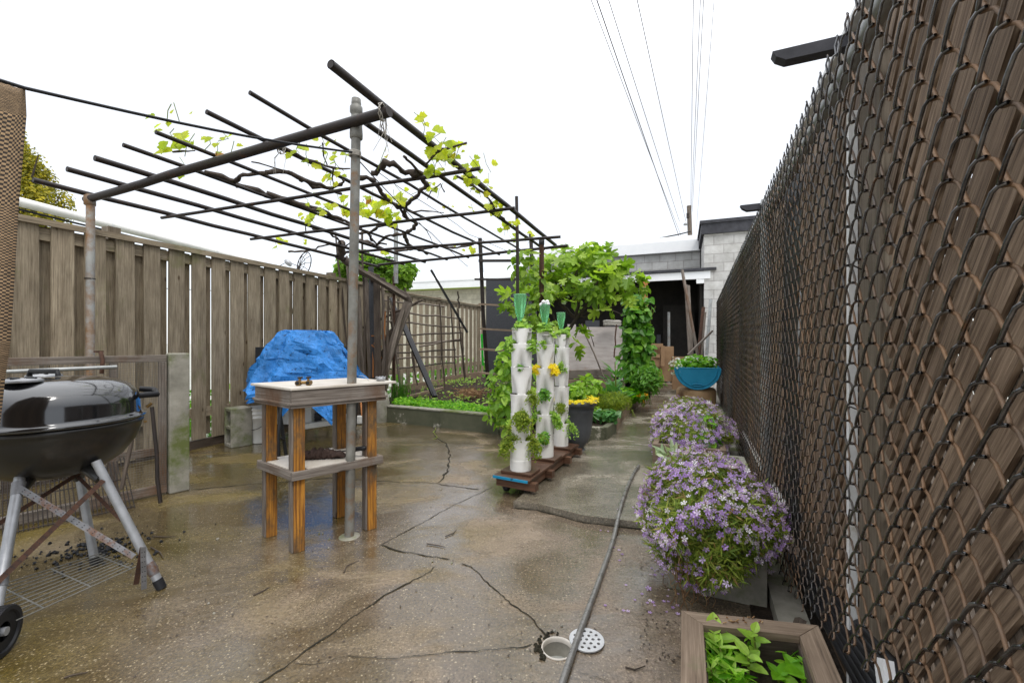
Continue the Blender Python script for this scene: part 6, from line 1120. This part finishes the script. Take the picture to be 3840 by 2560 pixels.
# dry hanging stems of the near mound
g = MB()
for i in range(130): b0 = Vector((rnd(.62, .80), rnd(1.62, 1.8), rnd(.06, .28))); g.tube([b0, b0+Vector((rnd(-.02, .02), -.015, -.03)), b0+Vector((rnd(-.03, .03), -.02, -rnd(.04, .07)))], .0015, 3, cap=False)
tag(g.build('dry_stems', lf_straw), 'brown dead stems hanging from the left front of the phlox', 'dead stems')
def trough(name, label, Y0, Y1, o0, o1, z1, mat, t_=.04, z0=0.0):
    t = thing(name, fp(Y0, o0, 0), label, 'planter'); g = MB(); c = [fp(Y0, o0, 0), fp(Y0-.0, o1, 0), fp(Y1, o1, 0), fp(Y1, o0, 0)]
    for i in range(4):
        a, b = c[i], c[(i+1) % 4]; d = (b-a).normalized(); s = (t_/2 if i % 2 == 0 else -t_/2-.0005); g.bar(a-d*s+Vector((0, 0, (z0+z1)/2)), b+d*s+Vector((0, 0, (z0+z1)/2)), t_, z1-z0, (0, 0, 1))
    g.build('sides', mat, t, bevel=.004); g = MB(); g.add([p+Vector((0, 0, z1-.05)) for p in c], [(0, 1, 2, 3)]); g.build('soil', m_soil, t); return t
trough('stone_trough', 'pale grey stone trough under the largest phlox', 1.66, 2.48, -.42, -.09, .37, m_conc, .035)
trough('wooden_trough', 'brown wooden trough under the second phlox', 2.98, 4.5, -.62, -.16, .28, m_planter, .04)
g = MB(); n = 46; p, nn = ell(n, fp(3.08, -.28, .31), (.16, .1, .06)); g.scatter(T_HEART, p, jit(nn, 1, .3), sz(n, .05, .08)); n = 30; p, nn = ell(n, fp(3.25, -.25, .42), (.12, .12, .1)); g.scatter(T_LONG, p, jit(nn, 1, .3), sz(n, .05, .09)); tag(g.build('leafy_seedlings', lf_lime), 'bright green seedlings at the front of the wooden trough', 'seedlings')
g = MB(); n = 42; p, nn = ell(n, (.88, 2.36, .42), (.11, .07, .05)); g.scatter(T_LONG, p, jit(nn, .6, .5), sz(n, .05, .10), tip=nn+np.random.normal(size=nn.shape)*.6, droop=-.5); tag(g.build('silver_foliage', lf_silver), 'silvery pointed leaves between the two big phlox mounds', 'plant')
# =============== NEAR WOODEN PLANTER, bottom right ===============
zt = .25; n0 = Vector((.505, 1.272, 0)); n1_ = Vector((.865, 1.205, 0)); e_l = Vector((.40, .99, 0)).normalized(); e_r = Vector((.43, 1, 0)).normalized()
pl = thing('wooden_planter', (n0+n1_)*.5, 'mitred wooden planter box with seedlings, at the bottom right', 'planter')
o4 = [n0, n1_, n1_-e_r*.72, n0-e_l*.72]; wd_ = .058; cen = sum(o4, Vector())/4
dirs = [(o4[(i+1) % 4]-o4[i]).normalized() for i in range(4)]
i4 = []
for i in range(4):
    dp, dn = dirs[i-1], dirs[i]; bis = (dn-dp).normalized(); s_ = abs(dn.x*bis.y-dn.y*bis.x); i4.append(o4[i]+bis*(wd_/s_))
for i in range(4):
    j = (i+1) % 4; g = MB(); q = [o4[i], o4[j], i4[j], i4[i]]; gap = dirs[i]*.0006; q = [q[0]+gap, q[1]-gap, q[2]-gap, q[3]+gap]; vs = [v+Vector((0, 0, zt-.022)) for v in q]+[v+Vector((0, 0, zt)) for v in q]; L = (q[1]-q[0]).length; ou = rnd(0, 9)
    fs = [(4, 7, 6, 5), (0, 1, 2, 3), (0, 4, 5, 1), (1, 5, 6, 2), (2, 6, 7, 3), (3, 7, 4, 0)]; uv = [[(ou, 0), (ou+wd_, wd_), (ou+L-wd_, wd_), (ou+L, 0)]]*2+[[(ou, 0), (ou, .02), (ou+L, .02), (ou+L, 0)]]*4; g.add(vs, fs, uv); g.build('rim_board', m_planter, pl, bevel=.0015)
g = MB()
for i in range(4):
    j = (i+1) % 4; a = i4[i]-(i4[i]-cen).normalized()*-.012; b = i4[j]-(i4[j]-cen).normalized()*-.012; g.bar(a+Vector((0, 0, .114)), b+Vector((0, 0, .114)), .018, .226)
g.build('side', m_dark, pl); g = MB(); NU = 24; g.sheet([i4[0].lerp(i4[1], a/NU).lerp(i4[3].lerp(i4[2], a/NU), b/NU)+Vector((0, 0, .165+.02*noise.noise(Vector((a*.3, b*.3, 0)))+.012*noise.noise(Vector((a*.9, b*.9, 3))))) for a in range(NU+1) for b in range(NU+1)], NU+1, NU+1); g.build('soil', m_soil, pl)
def seed(name, label, b0, stem_h, pairs, s, mat, tmpl=T_OV):
    t = thing(name, b0, label, 'seedling', 'seedlings in the near wooden planter'); g = MB(); top = b0+Vector((rnd(-.01, .01), rnd(-.01, .01), stem_h)); g.tube([b0, b0.lerp(top, .5)+Vector((.003, 0, 0)), top], [.0035, .003, .0022], 6); g.build('stem', m_moss, t); g = MB()
    for k in range(pairs):
        p = b0.lerp(top, .4+.6*(k+1)/pairs); a = k*1.57+rnd(-.3, .3)+hash(label) % 3
        for a2 in (a, a+math.pi): g.scatter(tmpl, [p], [(-math.cos(a2)*.35, -math.sin(a2)*.35-.15, 1)], [s*rnd(.8, 1.15)], tip=[(math.cos(a2), math.sin(a2), .15)], droop=.0)
    g.build('leaves', mat, t)
def pz(u, v): q = G(u, v, .19); return Vector((q.x, q.y, .165))
sd3 = [((2640, 2440), .055, 2, .060, 'broad-leaved seedling in the planter corner, tallest on the left'), ((2680, 2500), .06, 3, .05, 'leafy seedling second from the left rim board'), ((2795, 2480), .085, 2, .042, 'seedling on a thick pale stem near the far rim board'), ((2765, 2520), .06, 2, .05, 'seedling leaning beside the thick-stemmed one'), ((2880, 2520), .02, 1, .05, 'single round-leaved seedling in the middle of the planter soil'), ((2960, 2540), .03, 1, .075, 'large pale leaf seedling at the picture bottom'), ((2640, 2560), .05, 3, .05, 'dense seedling against the left rim, lowest in the picture'), ((2720, 2570), .05, 3, .045, 'bushy seedling at the bottom between left rim and middle')]
for (u, v), h_, pr, s, l in sd3: seed('seedling', l, pz(u+38, v), h_*1.2, pr+1, s*.98, (lf_bean if pr > 1 else lf_lime), T_OV if pr != 3 else T_LONG)
g = MB(); n = 330
for u, v, k in ((2680, 2420, 90), (2700, 2480, 110), (2680, 2540, 110), (2740, 2560, 100), (2800, 2440, 30), (2990, 2500, 40), (2780, 2600, 90)): c = pz(u, v)+Vector((0, 0, .03)); p, nn = ell(k, c, (.034, .03, .04)); g.scatter(T_LONG, p, jit(nn, .8, .5), sz(k, .028, .048), droop=-.4)
tag(g.build('fine_leaved_sprouts', lf_lime), 'cluster of fine pointed sprouts filling the left half of the planter', 'sprouts')
g = MB(); g.tube([pz(2860, 2400)+Vector((0, 0, .02)), pz(2900, 2405)+Vector((0, 0, .03)), pz(2950, 2420)+Vector((0, 0, .03)), pz(2990, 2440)+Vector((0, 0, .028)), pz(3020, 2500)+Vector((0, 0, .022)), pz(3040, 2550)+Vector((0, 0, .02))], .0011, 5); tag(g.build('bent_wire', m_alu), 'thin bent silvery wire across the planter soil', 'wire')
g = MB(); 
for k in range(16): c = G(rnd(2670, 2860), rnd(2312, 2335), zt)+Vector((0, -.004, .003)); g.tube([c, c+Vector((rnd(-.012, .012), rnd(-.006, .006), rnd(0, .006)))], .0018, 4)
tag(g.build('dead_leaf_crumbs', lf_straw), 'dry leaf crumbs lying on the far rim of the near planter', 'leaf crumbs')
c7 = G(2610, 2540, .03); g = MB(); 
for k in range(60): b0 = Vector((.36+rnd(-.05, .05), .98+rnd(-.05, .03), 0)); g.tube([b0, b0+Vector((rnd(-.02, .02), rnd(-.02, .02), rnd(.05, .10)))], .0013, 3, cap=False); 
n = 240; p, nn = ell(n, (.36, .985, .06), (.06, .05, .06)); g.scatter(T_BLADE, p, jit(nn), sz(n, .02, .035)); tag(g.build('small_phlox_sprigs', lf_dill), 'thin sprigs of phlox poking up left of the near planter', 'sprigs')
# =============== HOSE, DRAIN, HOLE ===============
hp = [(2395, 1770), (2380, 1793), (2366, 1822), (2350, 1860), (2328, 1930), (2300, 2029), (2257, 2155), (2207, 2292), (2163, 2413), (2114, 2556), (2070, 2700), (2000, 2900)]
pts = [Vector((*G(u, v).xy, .012 + (.04 if v < 1975 else 0))) for u, v in hp]; P3 = []
for i in range(len(pts)-1):
    a, b, c, d = pts[max(0, i-1)], pts[i], pts[i+1], pts[min(len(pts)-1, i+2)]
    for k in range(6): t = k/6; P3.append(.5*((2*b)+(c-a)*t+(2*a-5*b+4*c-d)*t*t+(3*b-a-3*c+d)*t**3))
g = MB(); g.tube(P3+[pts[-1]], .0115, 14); tag(g.build('garden_hose', m_hose), 'grey garden hose snaking from the phlox to the picture bottom', 'hose')
dc2 = G(2200, 2398, .006); m_zinc = M('zinc_disc', (.42, .42, .42), (.58, .58, .58), 30, 'pos', rough=.45, metal=.4, spots=(.25, .24, .22), sthr=(.6, .75), sscale=30, island=0)
bm = bmesh.new(); edges = []; loops = [[(.0605*math.cos(a), .0605*math.sin(a)) for a in np.linspace(0, 2*math.pi, 49)[:-1]]]
hl = [(0, 0)]+[(.022*math.cos(a), .022*math.sin(a)) for a in np.linspace(0, 2*math.pi, 7)[:-1]]+[(.043*math.cos(a), .043*math.sin(a)) for a in np.linspace(0, 2*math.pi, 13)[:-1]]
for hx_, hy_ in hl: loops.append([(hx_+.0058*math.cos(a), hy_+.0058*math.sin(a)) for a in np.linspace(0, 2*math.pi, 13)[:-1]])
for lp in loops:
    vs = [bm.verts.new((x+dc2.x, y+dc2.y, .0085)) for x, y in lp]
    for i in range(len(vs)): edges.append(bm.edges.new((vs[i], vs[(i+1) % len(vs)])))
bmesh.ops.triangle_fill(bm, use_beauty=True, edges=edges); ex = bmesh.ops.extrude_face_region(bm, geom=bm.faces[:]); bmesh.ops.translate(bm, verts=[v for v in ex['geom'] if isinstance(v, bmesh.types.BMVert)], vec=(0, 0, -.0045)); bmesh.ops.recalc_face_normals(bm, faces=bm.faces[:])
me = bpy.data.meshes.new('drain_cover'); bm.to_mesh(me); bm.free(); me.materials.append(m_zinc); dco = bpy.data.objects.new('drain_cover', me); COL.objects.link(dco); tag(dco, 'round perforated zinc drain cover lying beside the open drain under the hose', 'drain cover')
g = MB(); g.lathe([(HR+.004, .0005), (HR+.003, .004), (HR-.0005, .004), (HR-.002, -.002), (HR-.0025, -.012)], (HC.x, HC.y, 0), 40); dh = thing('floor_drain', (HC.x, HC.y, 0), 'open round drain hole with pale rim in the concrete', 'drain'); g.build('rim', m_board, dh); g = MB(); g.lathe([(HR-.003, -.0121), (HR-.004, -.07), (0, -.08)], (HC.x, HC.y, 0), 32); g.build('basin', m_conc, dh)
g = MB()
for k in range(34): a = rnd(1.4, 4.0); c = HC+Vector((math.cos(a), math.sin(a), 0))*rnd(HR+.008, HR+.028); c.z = .002; s_ = rnd(.004, .010); g.tube([c, c+Vector((rnd(-.004, .004), rnd(-.004, .004), s_*.5))], [s_, s_*.4], 5, smooth=False)
o = g.build('broken_mortar', m_crack, kind='stuff'); o['label'] = 'broken dark mortar crumbs around the open drain'
# fallen petals, twigs
g = MB(); 
for k in range(60):
    u, v = rnd(2250, 2560), rnd(1900, 2360)
    if random.random() < .6: u, v = rnd(2430, 2560), rnd(2000, 2300)
    c = G(u, v, .043 if v < 1975 else .004); g.scatter(T_FL, [c], [(0, 0, 1)], [rnd(.010, .018)])
c = G(2432, 2204, .005); g.scatter(T_FL, [c], [(0, -.3, 1)], [.026]); o = g.build('fallen_petals', fl_lilac, kind='stuff'); o['label'] = 'fallen lilac petals on the concrete near the phlox'; o['category'] = 'petals'
tw2 = [((1290, 2145), (1300, 2120), (1345, 2100)), ((1600, 2037), (1640, 2043), (1670, 2050)), ((1670, 2010), (1700, 1998), (1712, 1985)), ((570, 2010), (620, 2012), (660, 2010)), ((565, 2050), (600, 2070), (612, 2090)), ((240, 2540), (270, 2530), (330, 2518)), ((950, 2230), (985, 2215), (1010, 2200)), ((2345, 2500), (2380, 2510), (2420, 2495))]
for k, t3 in enumerate(tw2):
    g = MB(); ps = [G(u, v, .005) for u, v in t3]; g.tube(ps, [.003, .0028, .0015], 5)
    tag(g.build('fallen_twig', m_dark), ['curved twig on the slab below the table', 'straight twig on the smooth concrete patch', 'forked twig near the wet joint', 'twig right of the spilled charcoal', 'hooked brown twig by the grill leg foot', 'short twig at the bottom left of the patio', 'thin reddish twig left of the long crack', 'twig near the hose at the picture bottom'][k], 'twig', 'twigs lying on the patio')

# small dark litter on the slabs
g = MB()
for i in range(520):
    m_ = random.random()
    if m_ < .35: u, v = rnd(500, 2400), rnd(1750, 2560)
    elif m_ < .6: t = random.random(); u, v = 2150+t*330+rnd(-20, 60), 1850-t*370+rnd(-15, 25)
    elif m_ < .8: u, v = rnd(2400, 2560), rnd(1950, 2500)
    else: u, v = rnd(450, 900), rnd(1900, 2350)
    if v < 1500: continue
    onp = u > 1925+(1903-v)*1.45 and v < 1975 and u > 1930
    p = G(u, v, .0425 if onp else .003); s = rnd(.002, .0055); a = rnd(0, 6.3); dx = Vector((math.cos(a), math.sin(a), 0)); dy = Vector((-dx.y, dx.x, 0)); g.add([p-dx*s*1.5, p-dy*s*.6+Vector((0, 0, .001)), p+dx*s*1.5+Vector((0, 0, .002)), p+dy*s*.6], [(0, 1, 2, 3)])
o = g.build('leaf_litter', m_dark, kind='stuff'); o['label'] = 'tiny dark bits of leaf litter strewn over the slabs'
